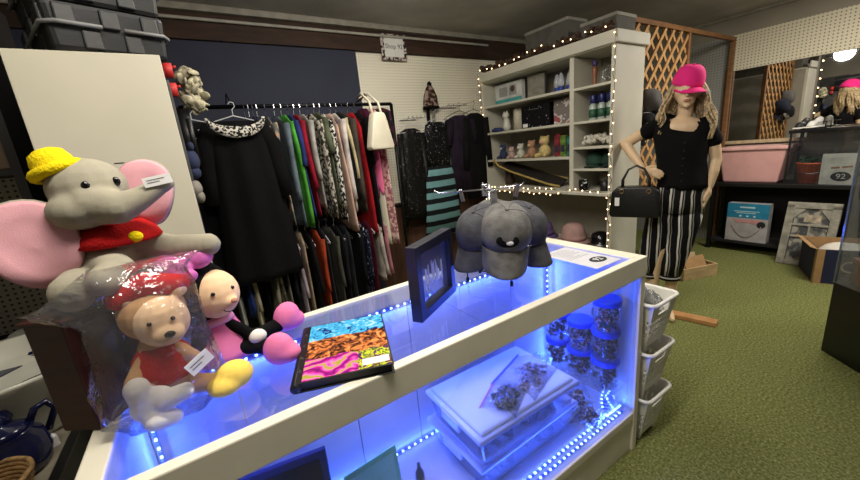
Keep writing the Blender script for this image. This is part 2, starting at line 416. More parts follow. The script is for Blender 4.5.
def jar(label, loc, seed, fill):
    t = thing('plastic_jar', label, 'jar', loc, seed * .7, 'jars of small toys in the counter'); random.seed(seed)
    MB().lathe([(.050, 0), (.054, .006), (.056, .11), (.055, .121)], n=24).build('jar_body', JARCLR, t, True)
    MB().lathe([(.059, .118), (.060, .121), (.060, .137), (.057, .141), (.045, .142)], n=28).build('lid', JARLID, t)
    f = MB()
    for i in range(60):
        a = random.uniform(0, 2 * PI); r = .044 * random.random() ** .5
        f.cbox((r * math.cos(a), r * math.sin(a), random.uniform(.01, .105)), (random.uniform(.008, .024), random.uniform(.008, .02), random.uniform(.006, .014)), [random.random() * 3 for _ in range(3)])
    tag(f.build('contents', fill, t), None, None, None, 'stuff')
    l = MB(); l.box((-.022, -.0585, .05), (.022, -.0565, .085)); l.build('jar_label', PAPER, t)
    return t
TOYA = speckle('army toys', (44, 62, 44), (120, 60, 56), 70., .5, .5, (170, 160, 148))
TOYB = speckle('bright toys', (30, 80, 60), (180, 60, 64), 66., .47, .5, (210, 200, 170))
ris = thing('display_riser', 'low clear acrylic riser carrying the stacked jars', 'riser', (1.375, .905, .2095))
MB().box((-.062, -.155, .118), (.062, .235, .124)).build('top_sheet', TUBCLR, ris)
for y_ in (-.155, .228): MB().box((-.062, y_, 0), (.062, y_ + .007, .118)).build('side_sheet', TUBCLR, ris)
z0 = .334
for i, lb in enumerate(('blue lidded toy jar at the bottom of the tall stack of three', 'blue lidded toy jar in the middle of the stack of three', 'topmost blue lidded toy jar of the stack of three')):
    jar(lb, (1.374, .812, z0 + i * .1425), 3 + i, (TOYA, TOYA, TOYB)[i])
for i, lb in enumerate(('lower blue lidded jar of the pair behind the tall stack', 'upper blue lidded jar of green toys behind the tall stack')):
    jar(lb, (1.372, .936, z0 + i * .1425), 13 + i, TOYB if i else TOYA)
for i, lb in enumerate(('lower blue lidded jar of the farthest pair by the back panel', 'upper blue lidded jar of the farthest pair by the back panel')):
    jar(lb, (1.372, 1.062, z0 + i * .1425), 23 + i, TOYA)
zipbag('toy_bag', 'clear bag of brown and white toys leaning before the jars', (1.262, .90, .2095), R(70), .17, .13, .20, speckle('brown toys', (60, 50, 44), (186, 156, 110), 70., .5, .5, (225, 215, 200)), None, 31)
zipbag('toy_bag', 'clear bag of teal and orange toys at the back of the counter', (1.24, 1.08, .2095), R(20), .16, .12, .21, speckle('teal toys', (40, 130, 130), (220, 120, 50), 60., .5, .5, (120, 190, 190)), None, 33)
zipbag('toy_bag', 'low clear bag of dark trinkets beside the coiled lights', (1.245, .795, .2095), R(10), .14, .09, .085, speckle('dark trinkets', (34, 36, 48), (150, 126, 80), 80., .52, .5, (190, 180, 160)), None, 35)
co = thing('coiled_led_light', 'small coil of lit blue rope light at the counter end', 'string lights', (1.385, .80, .2095))
pts = [(.036 * math.cos(a * .5) * (1 - a * .006), .030 * math.sin(a * .5) * (1 - a * .006), .006 + a * .0012) for a in range(60)]
MB().tube(pts, .004, 5).build('cable', clear('blue rope', (120, 160, 255), .1, .2, .4, (90, 130, 255)), co, True)
b = MB()
for p in pts[::3]: b.ell((p[0], p[1], p[2] + .004), .0045, None, 6, 4)
b.build('lamp_bead', LED, co)
# dark screen and green card standing in the left half
t = thing('picture_frame', 'dark glossy picture frame standing inside the counter bottom left', 'picture frame', (.005, 1.06, .2095), R(-2), rot=(R(-14), 0, R(-10)))
MB().box((-.17, -.012, 0), (.17, .012, .295)).build('frame', mat('navy frame', (28, 34, 74), .3), t, bevel=.004)
MB().box((-.145, -.0145, .03), (.145, -.011, .27)).build('picture', mat('dark picture', (16, 18, 34), .12, 0, .5, 5.), t)
t = thing('green_card', 'pale green paper card standing inside the counter front glass', 'card', (.285, .905, .2095), R(-8), rot=(R(-6), 0, R(4)))
MB().box((-.092, -.002, 0), (.092, .002, .30)).build('card_sheet', mat('pale green card', (124, 196, 128), .8, 0, .05), t)
MB().box((-.078, -.0035, .02), (.078, -.0015, .283)).build('card_panel', mat('lighter green card', (146, 208, 146), .8, 0, .04), t)
t = thing('small_figure', 'tiny dark bottle standing on the counter floor', 'ornament', (.49, 1.02, .2095))
MB().lathe([(.014, 0), (.018, .01), (.017, .04), (.008, .06), (.006, .075), (.007, .082)], n=14).build('bottle', mat('dark bottle', (40, 38, 52), .3), t, True)
# price sheet on the glass, right end
t = thing('price_sheet', 'white printed sheet with black 92 oval on the counter glass', 'paper', (1.30, .895, .9459), R(-1))
MB().box((-.082, -.135, 0), (.082, .135, .0012)).build('sheet', mat('greyish paper', (196, 194, 200), .8, 0, .03), t)
o = MB().lathe([(.042, 0), (.042, .0006)], (.02, -.072, .0013), 28, sy=.7).build('oval_mark', mat('black oval', (42, 42, 48), .6), t)
text('oval_number', '92', .042, PAPER, TM((.02, -.072, .0022)), t, .0003)
b = MB(); random.seed(5)
for i in range(9): b.box((-.065, .11 - i * .014, .0012), (-.065 + random.uniform(.06, .125), .1135 - i * .014, .0016))
b.build('printed_lines', mat('faint print', (150, 152, 160), .8), t)
# ------------------------------------------------------------------ dark wooden box and the plush toys
DW = wood('dark cherry wood', (40, 20, 18), (62, 32, 27), (2, 2, 9), .4)
bx_ang = math.atan2(.8, .6)
wbx = thing('wooden_box', 'tall narrow dark cherry wooden box standing at the counter end', 'wooden box', (-.268, .925, .9485), bx_ang)
# local x runs along the long side, local y across to the left
MB().box((0, 0, 0), (.31, .085, .245)).build('body', DW, wbx, bevel=.004)
MB().box((.022, -.004, .03), (.135, .002, .225)).build('door', DW, wbx, bevel=.003)
MB().box((.15, -.004, .03), (.29, .002, .225)).build('door', DW, wbx, bevel=.003)
MB().box((-.004, -.006, .243), (.314, .089, .2505)).build('lid', DW, wbx, bevel=.002)
MB().box((.139, -.007, .01), (.146, .0, .24)).build('divider', mat('dark groove', (30, 14, 12), .5), wbx)
GREYP = mat('grey plush', (158, 152, 134), .95, 0, .08, 14., .12, 420., .1)
PINKP = mat('dusty pink plush', (216, 160, 168), .95, 0, .06, 14., .12, 420., .1)
YELP = mat('yellow felt', (236, 208, 24), .95, 0, .08, 18., .4, 200., .1)
REDP = mat('red felt', (186, 30, 30), .95, 0, .1, 18., .3, 200., .1)
DARKP = mat('black plush', (18, 17, 19), .95, 0, .25, 22., .12, 420., .1)
PEACH = mat('peach plush', (236, 200, 160), .95, 0, .04, 14., .12, 420., .1)
HOTP = mat('candy pink plush', (236, 128, 176), .92, 0, .07, 18., .12, 420., .15)
WHITEP = mat('white plush', (226, 222, 214), .95, 0, .04, 14., .12, 420., .1)
YELSHOE = mat('pale yellow plush', (240, 206, 96), .95, 0, .06, 14., .12, 420., .1)
BEAD = mat('black bead', (10, 10, 12), .15)
TAGINK = mat('grey tag print', (110, 110, 114), .8)
TAGP = mat('price tag card', (232, 230, 226), .7, 0, .02)
def price_tag(parent, M, w=.04, h=.018, label=None):
    o = MB(); o.T = M; o.box((-w / 2, -.0008, -h / 2), (w / 2, .0008, h / 2)); o = o.build('price_tag', TAGP, parent)
    b = MB(); b.T = M
    for i in range(2): b.box((-w * .38, -.0013, h * (.14 - i * .26)), (w * (.26 - .2 * i), -.0006, h * (.21 - i * .26)))
    b.build('tag_print', TAGINK, o); return o

el = thing('plush_elephant', 'large grey plush elephant in a yellow hat sitting before the white panel', 'plush toy', (-.19, 1.075, 1.1995))
b = MB()
b.chain([(0, .01, .075, .080), (0, .0, .15, .058)])
b.ell((.004, -.045, .238), (.068, .066, .062)); b.ell((-.012, -.080, .196), (.054, .048, .040))
b.chain([(.01, -.085, .205, .044), (.05, -.105, .192, .033), (.09, -.105, .207, .024), (.125, -.10, .226, .019), (.140, -.098, .233, .017)])
b.chain([(.05, -.02, .105, .034), (.12, -.03, .08, .030), (.188, -.055, .075, .028)])
b.chain([(-.01, -.06, .09, .036), (.02, -.11, .066, .033), (.0, -.135, .055, .032)])
b.chain([(-.03, -.02, .06, .045), (-.05, -.09, .045, .040), (-.055, -.115, .040, .040)])
b.chain([(.03, .0, .05, .05), (.10, -.02, .04, .04)])
b.chain([(-.04, .05, .06, .06), (.04, .05, .06, .06)])
blob('body', b, GREYP, el, .005, 5)
def ear(side, c, sx, sz, yaw, roll):
    m = Matrix.Translation(c) @ Euler((0, roll, yaw)).to_matrix().to_4x4()
    def shell(y0, y1, k):
        g = MB(); N = 30; rings = []
        for rr, yy in ((.02, y0), (.30, y0), (.62, y0 - .004), (.92, y0 - .002), (1., (y0 + y1) / 2), (.92, y1), (.62, y1 + .002), (.02, y1)):
            ring = []
            for q in range(N):
                a = 2 * PI * q / N
                ex = math.cos(a); ez = math.sin(a)
                px = sx * k * rr * ex * (1 + .10 * ez); pz = sz * k * rr * (ez + .10 * ex * ex)
                ring.append(tuple(m @ Vector((px + side * sx * .75, yy + .016 * math.cos(px * 30) * rr - .01 + .01 * math.sin(pz * 40) * rr, pz))))
            rings.append(ring)
        return g.loft(rings)
    e = shell(.0, .018, 1.).build('ear', GREYP, el, True)
    i = shell(-.008, .006, .97).build('ear_lining', PINKP, e, True)
ear(-1, (-.040, -.075, .148), .070, .094, R(10), R(-12))
ear(1, (.050, .02, .215), .058, .080, R(-10), R(4))
HR = Euler((R(-6), R(-18), 0)).to_matrix(); HC = Vector((-.030, -.050, .272))
hat = MB(); hat.lathe([(.0, .052), (.016, .050), (.028, .043), (.034, .028), (.036, .012), (.037, 0)], HC, 26, (R(-6), R(-18), 0))
hk = hat.build('felt_hat', YELP, el, True)
b = MB(); b.tube([tuple(HR @ Vector((.037 * math.cos(a), .037 * math.sin(a), .006)) + HC) for a in [2 * PI * q / 24 for q in range(24)]], .0115, 8, True)
b.build('hat_roll', YELP, hk, True)
b = MB()
b.lathe([(.060, .158), (.082, .138), (.090, .120), (.082, .114), (.055, .14)], (.016, -.030, 0), 28, sy=.95); sc_ = b.build('neck_scarf', REDP, el, True)
b = MB(); b.ell((.062, -.098, .128), (.014, .010, .012)); b.build('scarf_knot', YELP, sc_, True)
for x, y, z in ((.012, -.107, .243), (.056, -.082, .246)):
    MB().ell((x, y, z), (.0075, .006, .0095)).build('eye', BEAD, el, True)
price_tag(el, TM((.128, -.121, .240), 0, R(-8), R(8)), .05, .020)

# pink dressed bear doll
pb = thing('plush_doll', 'plush doll in black hood and pink dress sitting on the counter glass', 'plush toy', (-.034, 1.065, .9465)); pb.scale = (1.14,) * 3
b = MB()
b.ell((-.026, .006, .180), (.080, .070, .076)); b.chain([(-.004, 0, .05, .045), (-.01, 0, .11, .032)])
b.chain([(.02, -.02, .035, .022), (.07, -.04, .025, .018), (.110, -.075, .025, .019)])
b.chain([(.02, .02, .035, .022), (.09, .02, .026, .018), (.145, .034, .03, .019)])
b.chain([(.02, -.02, .098, .016), (.05, -.03, .075, .014), (.07, -.035, .05, .014)])
b.chain([(-.03, -.03, .095, .016), (-.04, -.055, .06, .015)])
blob('body', b, DARKP, pb, .004, 4)
b = MB(); b.ell((.018, -.026, .172), (.050, .048, .056)); b.ell((.042, -.060, .158), (.016, .014, .013))
blob('face', b, PEACH, pb, .004, 4)
MB().ell((.050, -.073, .161), (.007, .006, .006)).build('nose', mat('tan nose', (196, 140, 110), .9), pb, True)
for x, y, z in ((.052, -.056, .186), (.014, -.073, .186)): MB().ell((x, y, z), (.0045, .004, .0045)).build('eye', BEAD, pb, True)
b = MB(); b.tube([(.038 + .012 * math.cos(a), -.073 + .006 * abs(math.cos(a)), .144 + .005 * math.sin(a)) for a in [PI + PI * q / 10 for q in range(11)]], .0013, 5); b.build('mouth', BEAD, pb, True)
b = MB(); rings = []
for z, r in ((.128, .026), (.115, .036), (.09, .045), (.06, .056), (.03, .066), (.012, .069)):
    rings.append([((r + (.004 * math.sin(8 * a) if z < .08 else 0)) * math.cos(a) + .004, (r * .82) * math.sin(a) - .004, z) for a in [2 * PI * q / 40 for q in range(40)]])
dr = b.loft(rings).build('dress', HOTP, pb, True)
b = MB(); b.lathe([(.030, .118), (.042, .112), (.045, .104), (.030, .108)], (0, -.003, 0), 24); b.build('dress_collar', mat('pale pink', (244, 170, 204), .9), dr, True)
for (c, rz, s) in (((.163, .040, .042), R(20), 1.), ((.112, -.112, .034), R(-32), .98)):
    b = MB(); b.ell((0, 0, 0), (.036 * s, .030 * s, .040 * s)); b.ell((.010, 0, -.010 if s > .99 else -.004), (.042 * s, .029 * s, .028 * s))
    o = blob('shoe', b, HOTP, pb, .004, 3); o.location = c; o.rotation_euler = (0, R(14), rz)
b = MB()
b.ell((-.050, -.045, .256), (.034, .020, .026), (0, R(28), 0)); b.ell((.004, -.040, .264), (.030, .020, .024), (0, R(-14), 0)); b.ell((-.024, -.052, .250), (.015, .016, .015)); b.ell((-.024, -.062, .234), (.022, .012, .016))
blob('bow', b, mat('orchid pink satin', (222, 112, 190), .6, 0, .15, 30.), pb, .003, 2)
MB().ell((.080, -.044, .050), (.020, .017, .017)).build('paw_glove', WHITEP, pb, True)
MB().ell((-.046, -.074, .052), (.022, .018, .018)).build('paw_glove', WHITEP, pb, True)
price_tag(pb, TM((-.070, -.050, .205), 0, R(42), R(-10)), .05, .011)

# bagged bear
bb = thing('plush_bear', 'plush bear in red hood and jacket with white mittens inside the clear bag', 'plush toy', (-.135, .945, .9465), R(0))
b = MB()
b.ell((.0, .012, .215), (.064, .056, .062)); b.chain([(-.01, 0, .055, .052), (-.005, 0, .13, .042)])
b.chain([(-.03, -.02, .12, .021), (-.055, -.04, .09, .019), (-.035, -.062, .07, .018)])
b.chain([(.03, -.02, .12, .02), (.058, -.03, .09, .018)])
b.chain([(.02, -.01, .035, .026), (.07, -.03, .028, .02), (.095, -.042, .028, .02)])
b.chain([(-.03, -.015, .035, .026), (-.05, -.02, .03, .026)])
blob('body', b, mat('tan plush', (196, 152, 108), .95, 0, .08, 16., .12, 420., .1), bb, .004, 4)
b = MB(); b.ell((.016, -.022, .200), (.052, .046, .056)); b.ell((.026, -.060, .180), (.030, .022, .021))
for x in (-.030, .058): b.ell((x, -.012, .258), (.017, .012, .017))
blob('face', b, PEACH, bb, .004, 4)
MB().ell((.030, -.083, .188), (.010, .007, .007)).build('nose', BEAD, bb, True)
for x in (.000, .040): MB().ell((x, -.066, .214), (.0045, .004, .0045)).build('eye', BEAD, bb, True)
b = MB(); b.lathe([(.034, .148), (.054, .12), (.060, .09), (.058, .07), (.03, .075)], (-.005, -.002, 0), 26); b.build('red_jacket', REDP, bb, True)
b = MB(); b.chain([(-.046, .0, .262, .024), (.005, -.006, .284, .026), (.058, .0, .266, .024)])
blob('red_cap', b, REDP, bb, .004, 3)
b = MB()      # mitten: palm, thumb and soft finger end
b.ell((-.030, -.072, .045), (.042, .026, .038), (0, R(-18), 0)); b.chain([(-.045, -.072, .06, .024), (-.048, -.074, .09, .024)])
b.chain([(-.01, -.085, .052, .022), (.028, -.088, .058, .018)]); b.chain([(-.03, -.09, .02, .024), (.0, -.095, .014, .016)])
blob('paw_mitten', b, WHITEP, bb, .0035, 4)
b = MB(); b.ell((.120, -.050, .035), (.042, .035, .034)); b.ell((.098, -.062, .025), (.038, .032, .025))
blob('shoe', b, YELSHOE, bb, .004, 3)
# its bag: crumpled, gathered at the upper left
bg = thing('clear_plastic_bag', 'crumpled clear plastic bag wrapped around the bear in red', 'bag', (-.135, .945, .9465))
b = MB(); rings = []; N = 40
prof = [(.002, .10, .085), (.03, .118, .10), (.09, .112, .098), (.16, .104, .092), (.22, .102, .088), (.27, .096, .075), (.305, .10, .05), (.325, .118, .028), (.335, .13, .012)]
for i, (z, rx, ry) in enumerate(prof):
    ring = []
    for q in range(N):
        a = 2 * PI * q / N; w = 1 + .06 * math.sin(5 * a + i * 1.7) + .045 * math.sin(11 * a - i * 2.3)
        ring.append((rx * w * math.cos(a) - .012 - .05 * max(0, (z - .26) / .08) * (1 if math.cos(a) < 0 else .1), ry * w * math.sin(a) - .012, z - (.06 if z > .26 and math.cos(a) < -.2 else 0) * min(1, (z - .26) / .05 + .3)))
    rings.append(ring)
b.loft(rings); b.build('bag_film', clear('crinkled film', (252, 252, 253), .15, .06, .03, (235, 235, 240), 16.), bg, True)
price_tag(bg, TM((.066, -.098, .115), 0, R(-24), R(20)), .05, .03)

# ------------------------------------------------------------------ binder, frame, caps on the glass
def artmat():
    k = NT('abstract cover art'); b = k.bsdf(.18, 0, .6)
    tc = k.n('ShaderNodeTexCoord'); sp = k.n('ShaderNodeSeparateXYZ'); k.l(tc.outputs['Object'], sp.inputs[0])
    nz = k.n('ShaderNodeTexNoise', i_Scale=9., i_Detail=2., i_Distortion=1.2); k.l(tc.outputs['Object'], nz.inputs[0])
    yy = k.n('ShaderNodeMath', operation='MULTIPLY_ADD'); yy.inputs[1].default_value = .05; k.l(nz.outputs[0], yy.inputs[0]); k.l(sp.outputs['Y'], yy.inputs[2])
    wv = k.n('ShaderNodeTexWave', wave_type='RINGS', i_Scale=9., i_Distortion=16., i_Detail=3.); k.l(tc.outputs['Object'], wv.inputs[0])
    n2 = k.n('ShaderNodeTexNoise', i_Scale=38., i_Detail=4., i_Distortion=1.6); k.l(tc.outputs['Object'], n2.inputs[0])
    sky = k.ramp(n2.outputs[0], [(.38, (34, 40, 110)), (.45, (60, 158, 214)), (.58, (76, 178, 226)), (.68, (190, 215, 220))])
    ora = k.ramp(n2.outputs[0], [(.36, (48, 24, 18)), (.46, (110, 62, 38)), (.56, (206, 116, 60)), (.66, (228, 160, 96))])
    pnk = k.ramp(wv.outputs[0], [(.0, (120, 24, 110)), (.35, (206, 44, 150)), (.7, (238, 110, 190)), (.95, (160, 150, 60))])
    def gt(v, src):
        g = k.n('ShaderNodeMath', operation='GREATER_THAN'); g.inputs[1].default_value = v; k.l(src, g.inputs[0]); return g.outputs[0]
    def mix(f, a, c):
        m = k.n('ShaderNodeMix', data_type='RGBA'); k.l(f, m.inputs[0]); k.l(a, m.inputs[6]); k.l(c, m.inputs[7]); return m.outputs[2]
    lowr = k.ramp(n2.outputs[0], [(.42, (90, 40, 90)), (.5, (206, 214, 40)), (.56, (70, 110, 50)), (.62, (110, 50, 60))])
    low = mix(gt(.03, sp.outputs['X']), pnk, lowr)
    mid = mix(gt(-.028, yy.outputs[0]), low, ora); k.l(mix(gt(.072, yy.outputs[0]), mid, sky), b.inputs['Base Color']); return k.m
bi = thing('ring_binder', 'black ring binder with a glossy colourful cover lying on the counter', 'binder', (.246, .866, .9462), R(-20))
MB().box((-.112, -.142, 0), (.112, .142, .003)).build('back_cover', BLACK, bi, bevel=.001)
MB().box((-.112, -.142, .022), (.112, .142, .025)).build('front_cover', BLACK, bi, bevel=.001)
b = MB(); b.lathe([(.0125, -.142), (.0125, .142)], (-.112, 0, .0125), 16, (PI / 2, 0, 0)); b.build('spine', BLACK, bi, True)
MB().box((-.100, -.136, .003), (.106, .136, .022)).build('pages', mat('dark sleeves', (40, 40, 48), .5), bi)
MB().box((-.098, -.138, .0250), (.108, .138, .0258)).build('cover_print', artmat(), bi)
MB().box((.04, -.125, .0258), (.104, -.098, .0262)).build('cover_label', PAPER, bi)
b = MB()
for y in (-.09, -.03, .03, .09): b.lathe([(.004, 0), (.003, .002)], (-.108, y, .0248), 10)
b.build('rivet', CHROME, bi)

pf = thing('picture_frame', 'deep navy picture frame standing upright on the counter glass', 'picture frame', (.586, .936, .9462), R(29.4))
NFR = mat('navy black frame', (24, 24, 40), .4, 0, .1)
for lo, hi in (((-.128, -.018, 0), (-.098, .018, .235)), ((.098, -.018, 0), (.128, .018, .235)), ((-.098, -.018, 0), (.098, .018, .03)), ((-.098, -.018, .205), (.098, .018, .235))):
    MB().box(lo, hi).build('frame_bar', NFR, pf, bevel=.002)
MB().box((-.099, -.002, .029), (.099, .001, .206)).build('glass_pane', clear('frame pane', (225, 232, 255), .08, .02, .12, (190, 200, 240)), pf)
b = MB(); random.seed(11)
for i in range(26):
    x = random.uniform(-.06, .06); h = random.uniform(.03, .085) * (1 - abs(x) * 6); b.box((x - .0016, -.0032, .085 + random.uniform(-.01, .02)), (x + .0022, -.0021, .09 + max(.02, h)))
b.build('pale_print', mat('pale print', (214, 218, 240), .6), pf)

CAPG = mat('washed grey denim', (104, 102, 100), .95, 0, .25, 26., .3, 200.)
CAPN = mat('washed slate denim', (70, 70, 76), .95, 0, .25, 26., .3, 200.)
def cap(name, label, m, loc, rot, s=1., group=None, patch=True, m2=None, droop=.008, ext=.078):
    """baseball cap; local -Y is the front, z=0 the crown's open rim"""
    t = thing(name, label, 'cap', loc, 0, group, rot); t.scale = (s,) * 3 if isinstance(s, float) else s
    b = MB(); rings = []; N = 36
    for i in range(11):
        u = i / 10; z = .115 * math.sin(u * PI / 2); r = math.cos(u * PI / 2) ** .62 if u < 1 else .02
        rings.append([((.083 * r) * math.cos(a) * (1 + .012 * abs(math.sin(3 * a))), (.100 * r) * math.sin(a) - (.008 * (1 - r)), z) for a in [2 * PI * q / N for q in range(N)]])
    b.loft(rings); cr = b.build('crown', m, t, True)
    MB().ell((0, -.008, .117), (.007, .007, .004)).build('top_button', m, t, True)
    b = MB()
    for k in range(3):
        a = k * PI / 3; b.tube([((.083 * math.cos(a)) * (math.cos(q) ** .62 if abs(q) < 1.5 else .02) * (1 if True else 1), .100 * math.sin(a) * (math.cos(q) ** .62 if abs(q) < 1.5 else .02) - .008 * (1 - math.cos(q)), .116 * math.sin(q)) for q in [PI / 2 * j / 9 for j in range(10)]], .0014, 4)
    b.build('seam', m, cr, True)
    b = MB(); top = []; bot = []
    for i in range(9):
        v = i / 8
        row = []
        for q in range(17):
            a = PI + PI * q / 16; w = 1 - v * .08
            x = .082 * math.cos(a) * w; y0 = .097 * math.sin(a); y = y0 - v * ext * math.sin(PI * q / 16) ** .6
            row.append((x, y, .004 - .9 * x * x * (4.5 + v) - v * droop))
        top.append(row)
    vs = [p for r_ in top for p in r_] + [(x, y, z - .004) for r_ in top for (x, y, z) in r_]; n = 9 * 17; fs = []
    for i in range(8):
        for q in range(16):
            c = i * 17 + q; fs.append((c, c + 1, c + 18, c + 17)); fs.append((n + c, n + c + 17, n + c + 18, n + c + 1))
    edge = [i for i in range(17)][::-1] + [i * 17 for i in range(1, 9)] + [8 * 17 + q for q in range(1, 17)] + [i * 17 + 16 for i in range(7, 0, -1)]
    for i in range(len(edge)):
        a_, b_ = edge[i], edge[(i + 1) % len(edge)]; fs.append((a_, b_, n + b_, n + a_))
    b.add(vs, fs); b.build('brim', m2 or m, t, True)
    if patch:
        b = MB(); b.ell((0, -.0905, .045), (.034, .004, .024), (R(-18), 0, 0)); p = b.build('patch', BLKCLOTH, t, True)
        b = MB(); b.ell((.006, -.0945, .040), (.012, .003, .009), (R(-18), 0, 0)); b.build('patch_emblem', WHITEP, p, True)
    return t
st = thing('cap_stand', 'small black and chrome wire stand holding grey caps on the counter', 'display stand', (.845, .955, .9462), R(-62))
b = MB()
for y in (-.0,):
    b.tube([(-.085, -.012, .0), (-.085, -.012, .035), (-.075, -.012, .048), (.075, -.012, .048), (.085, -.012, .035), (.085, -.012, 0)], .0028, 6)
    b.tube([(-.075, .09, .0), (-.075, .09, .04), (.075, .09, .04), (.075, .09, 0)], .0028, 6)
    b.tube([(0, -.012, .048), (0, .09, .04)], .003, 6)
b.build('base_wire', DKWIRE, st, True)
for x, y in ((-.085, -.012), (.085, -.012), (-.075, .09), (.075, .09)): MB().lathe([(.0065, 0), (.006, .016), (.003, .02)], (x, y, 0), 10).build('rubber_foot', BLACK, st, True)
MB().tube([(0, .04, .044), (0, .04, .36)], .005, 8).build('post', CHROME, st, True)
b = MB()
for a, L in ((.6, .13), (2.1, .13), (3.6, .20), (5.2, .13)):
    b.tube([(0, .04, .345), (L * .9 * math.cos(a), .04 + L * .9 * math.sin(a), .345), (L * math.cos(a), .04 + L * math.sin(a), .356)], .003, 6)
b.build('arm', CHROME, st, True)
for a, L in ((.6, .10), (2.1, .10), (3.6, .10), (5.2, .10)):
    MB().cbox((L * math.cos(a), .04 + L * math.sin(a), .330), (.014, .022, .045), (0, .2, a)).build('clip', CHROME, st, bevel=.002)
cap('baseball_cap', 'grey baseball cap at the front of the stand with black oval patch', CAPG, (.823, .845, 1.158), (R(22), R(4), R(-40)), (1.04, 1.06, .84), 'caps on the counter stand', droop=.080, ext=.052)
cap('baseball_cap', 'slate cap on the left of the stand half behind the front cap', CAPN, (.800, .925, 1.155), (R(26), R(8), R(-92)), (1., 1., .8), 'caps on the counter stand', False, droop=.072, ext=.058)
cap('baseball_cap', 'dark grey cap on the right of the stand with brim pointing down', CAPN, (.918, .872, 1.150), (R(26), R(-6), R(8)), (1., 1., .8), 'caps on the counter stand', False, droop=.072, ext=.058)
cap('baseball_cap', 'grey cap at the back of the stand behind the other caps', CAPG, (.895, .975, 1.155), (R(26), 0, R(120)), (1., 1., .8), 'caps on the counter stand', False, droop=.072, ext=.058)
# ------------------------------------------------------------------ clothes rack
rk = thing('clothes_rack', 'black two tier clothes rack before the navy panel', 'clothes rack', (0, 2.8, 0))
RX0, RX1 = .02, 1.50
MB().tube([(RX0, 0, 1.84), (RX1, 0, 1.84)], .013, 8).build('rail', DKWIRE, rk, True)
MB().tube([(RX0, 0, .99), (RX1, 0, .99)], .012, 8).build('rail', DKWIRE, rk, True)
for x in (RX0, RX1):
    b = MB(); b.tube([(x, 0, 1.84), (x, 0, .03)], .014, 8); b.tube([(x, -.24, .015), (x, .24, .015)], .014, 8); b.build('upright', DKWIRE, rk, True)

HANG = {}
def hanger_mesh(key, m, w=.20):
    b = MB()
    b.tube([(0, .0, .0), (0, 0, .035), (0, -.018, .052), (0, -.014, .074), (0, .004, .080), (0, .016, .066)], .0022, 5)
    b.tube([(0, 0, 0), (0, -w * .5, -.028), (0, -w, -.075), (0, -w * .97, -.083), (0, 0, -.08), (0, w * .97, -.083), (0, w, -.075), (0, w * .5, -.028)], .0032, 5, True)
    o = b.build('clothes_hanger', m); return o
def hanger(kind, loc, rz, label):
    if kind not in HANG:
        HANG[kind] = o = hanger_mesh(kind, {'wire': CHROME, 'white': mat('white plastic', (220, 220, 222), .4), 'navy': mat('navy plastic', (40, 48, 92), .4)}[kind])
    else: o = HANG[kind].copy(); COL.objects.link(o)
    o.location = loc; o.rotation_euler = (0, 0, rz); return tag(o, label, 'hanger', 'hangers on the clothes racks')

def garment(name, label, cat, x, y, ztop, zbot, m, th=.018, wide=.20, rz=0., flare=.0, sleeve=0., m2=None, group=None, seed=0, sl_r=.034, sway=0., cuff=None, lean=.0):
    """one hanging garment: a flattened folded cloth tube, widest along local Y, sleeves hanging at both ends"""
    random.seed(seed * 7 + 1); ph = random.random() * 6
    b = MB(); rings = []; N = 30; H = ztop - zbot
    for i in range(17):
        u = i / 16; z = -H * u
        sh = min(1, .30 + u * 7) ** .7; w = wide * sh * (1 + flare * u); t_ = th * (.7 + .3 * sh) * (1 + flare * 1.2 * u)
        ring = []
        for k in range(N):
            a = 2 * PI * k / N; f = 1 + (.30 * math.sin(4 * a + ph) + .18 * math.sin(7 * a - ph * 2)) * min(1, u * 2)
            ring.append((t_ * math.cos(a) * f + sway * u * math.sin(u * 3 + ph) * .5 + lean * u, w * math.sin(a) * (1 + .03 * math.sin(9 * u + ph)), z + (.008 * math.sin(5 * a + ph) if i == 16 else 0)))
        rings.append(ring)
    b.loft(rings)
    body_only = not sleeve
    t = None
    if sleeve or cuff:
        t = thing(name, label, cat, (x, y, ztop), rz, group)
        b.build('body', m, t, True)
        for sgn in (-1, 1):
            s_ = MB(); pts = []; rs = []
            for i in range(8):
                u = i / 7; pts.append((.012 * math.sin(u * 4 + ph) + .01 + lean * u * sleeve / H, sgn * (wide * .88 + .035 * u), -.055 - sleeve * u)); rs.append(sl_r * (1.05 - .25 * u) * (1 + .1 * math.sin(u * 9 + ph)))
            s_.tube(pts, rs, 10); o = s_.build('sleeve', m2 or m, t, True); o.scale = (.62, 1, 1)
            if cuff:
                c = MB(); c.tube([pts[-1], (pts[-1][0], pts[-1][1], pts[-1][2] - .03)], sl_r * .9, 10); o2 = c.build('cuff', cuff, t, True); o2.scale = (.66, 1, 1)
        return t
    o = b.build(name, m, None, True); o.location = (x, y, ztop); o.rotation_euler = (0, 0, rz)
    return tag(o, label, cat, group)

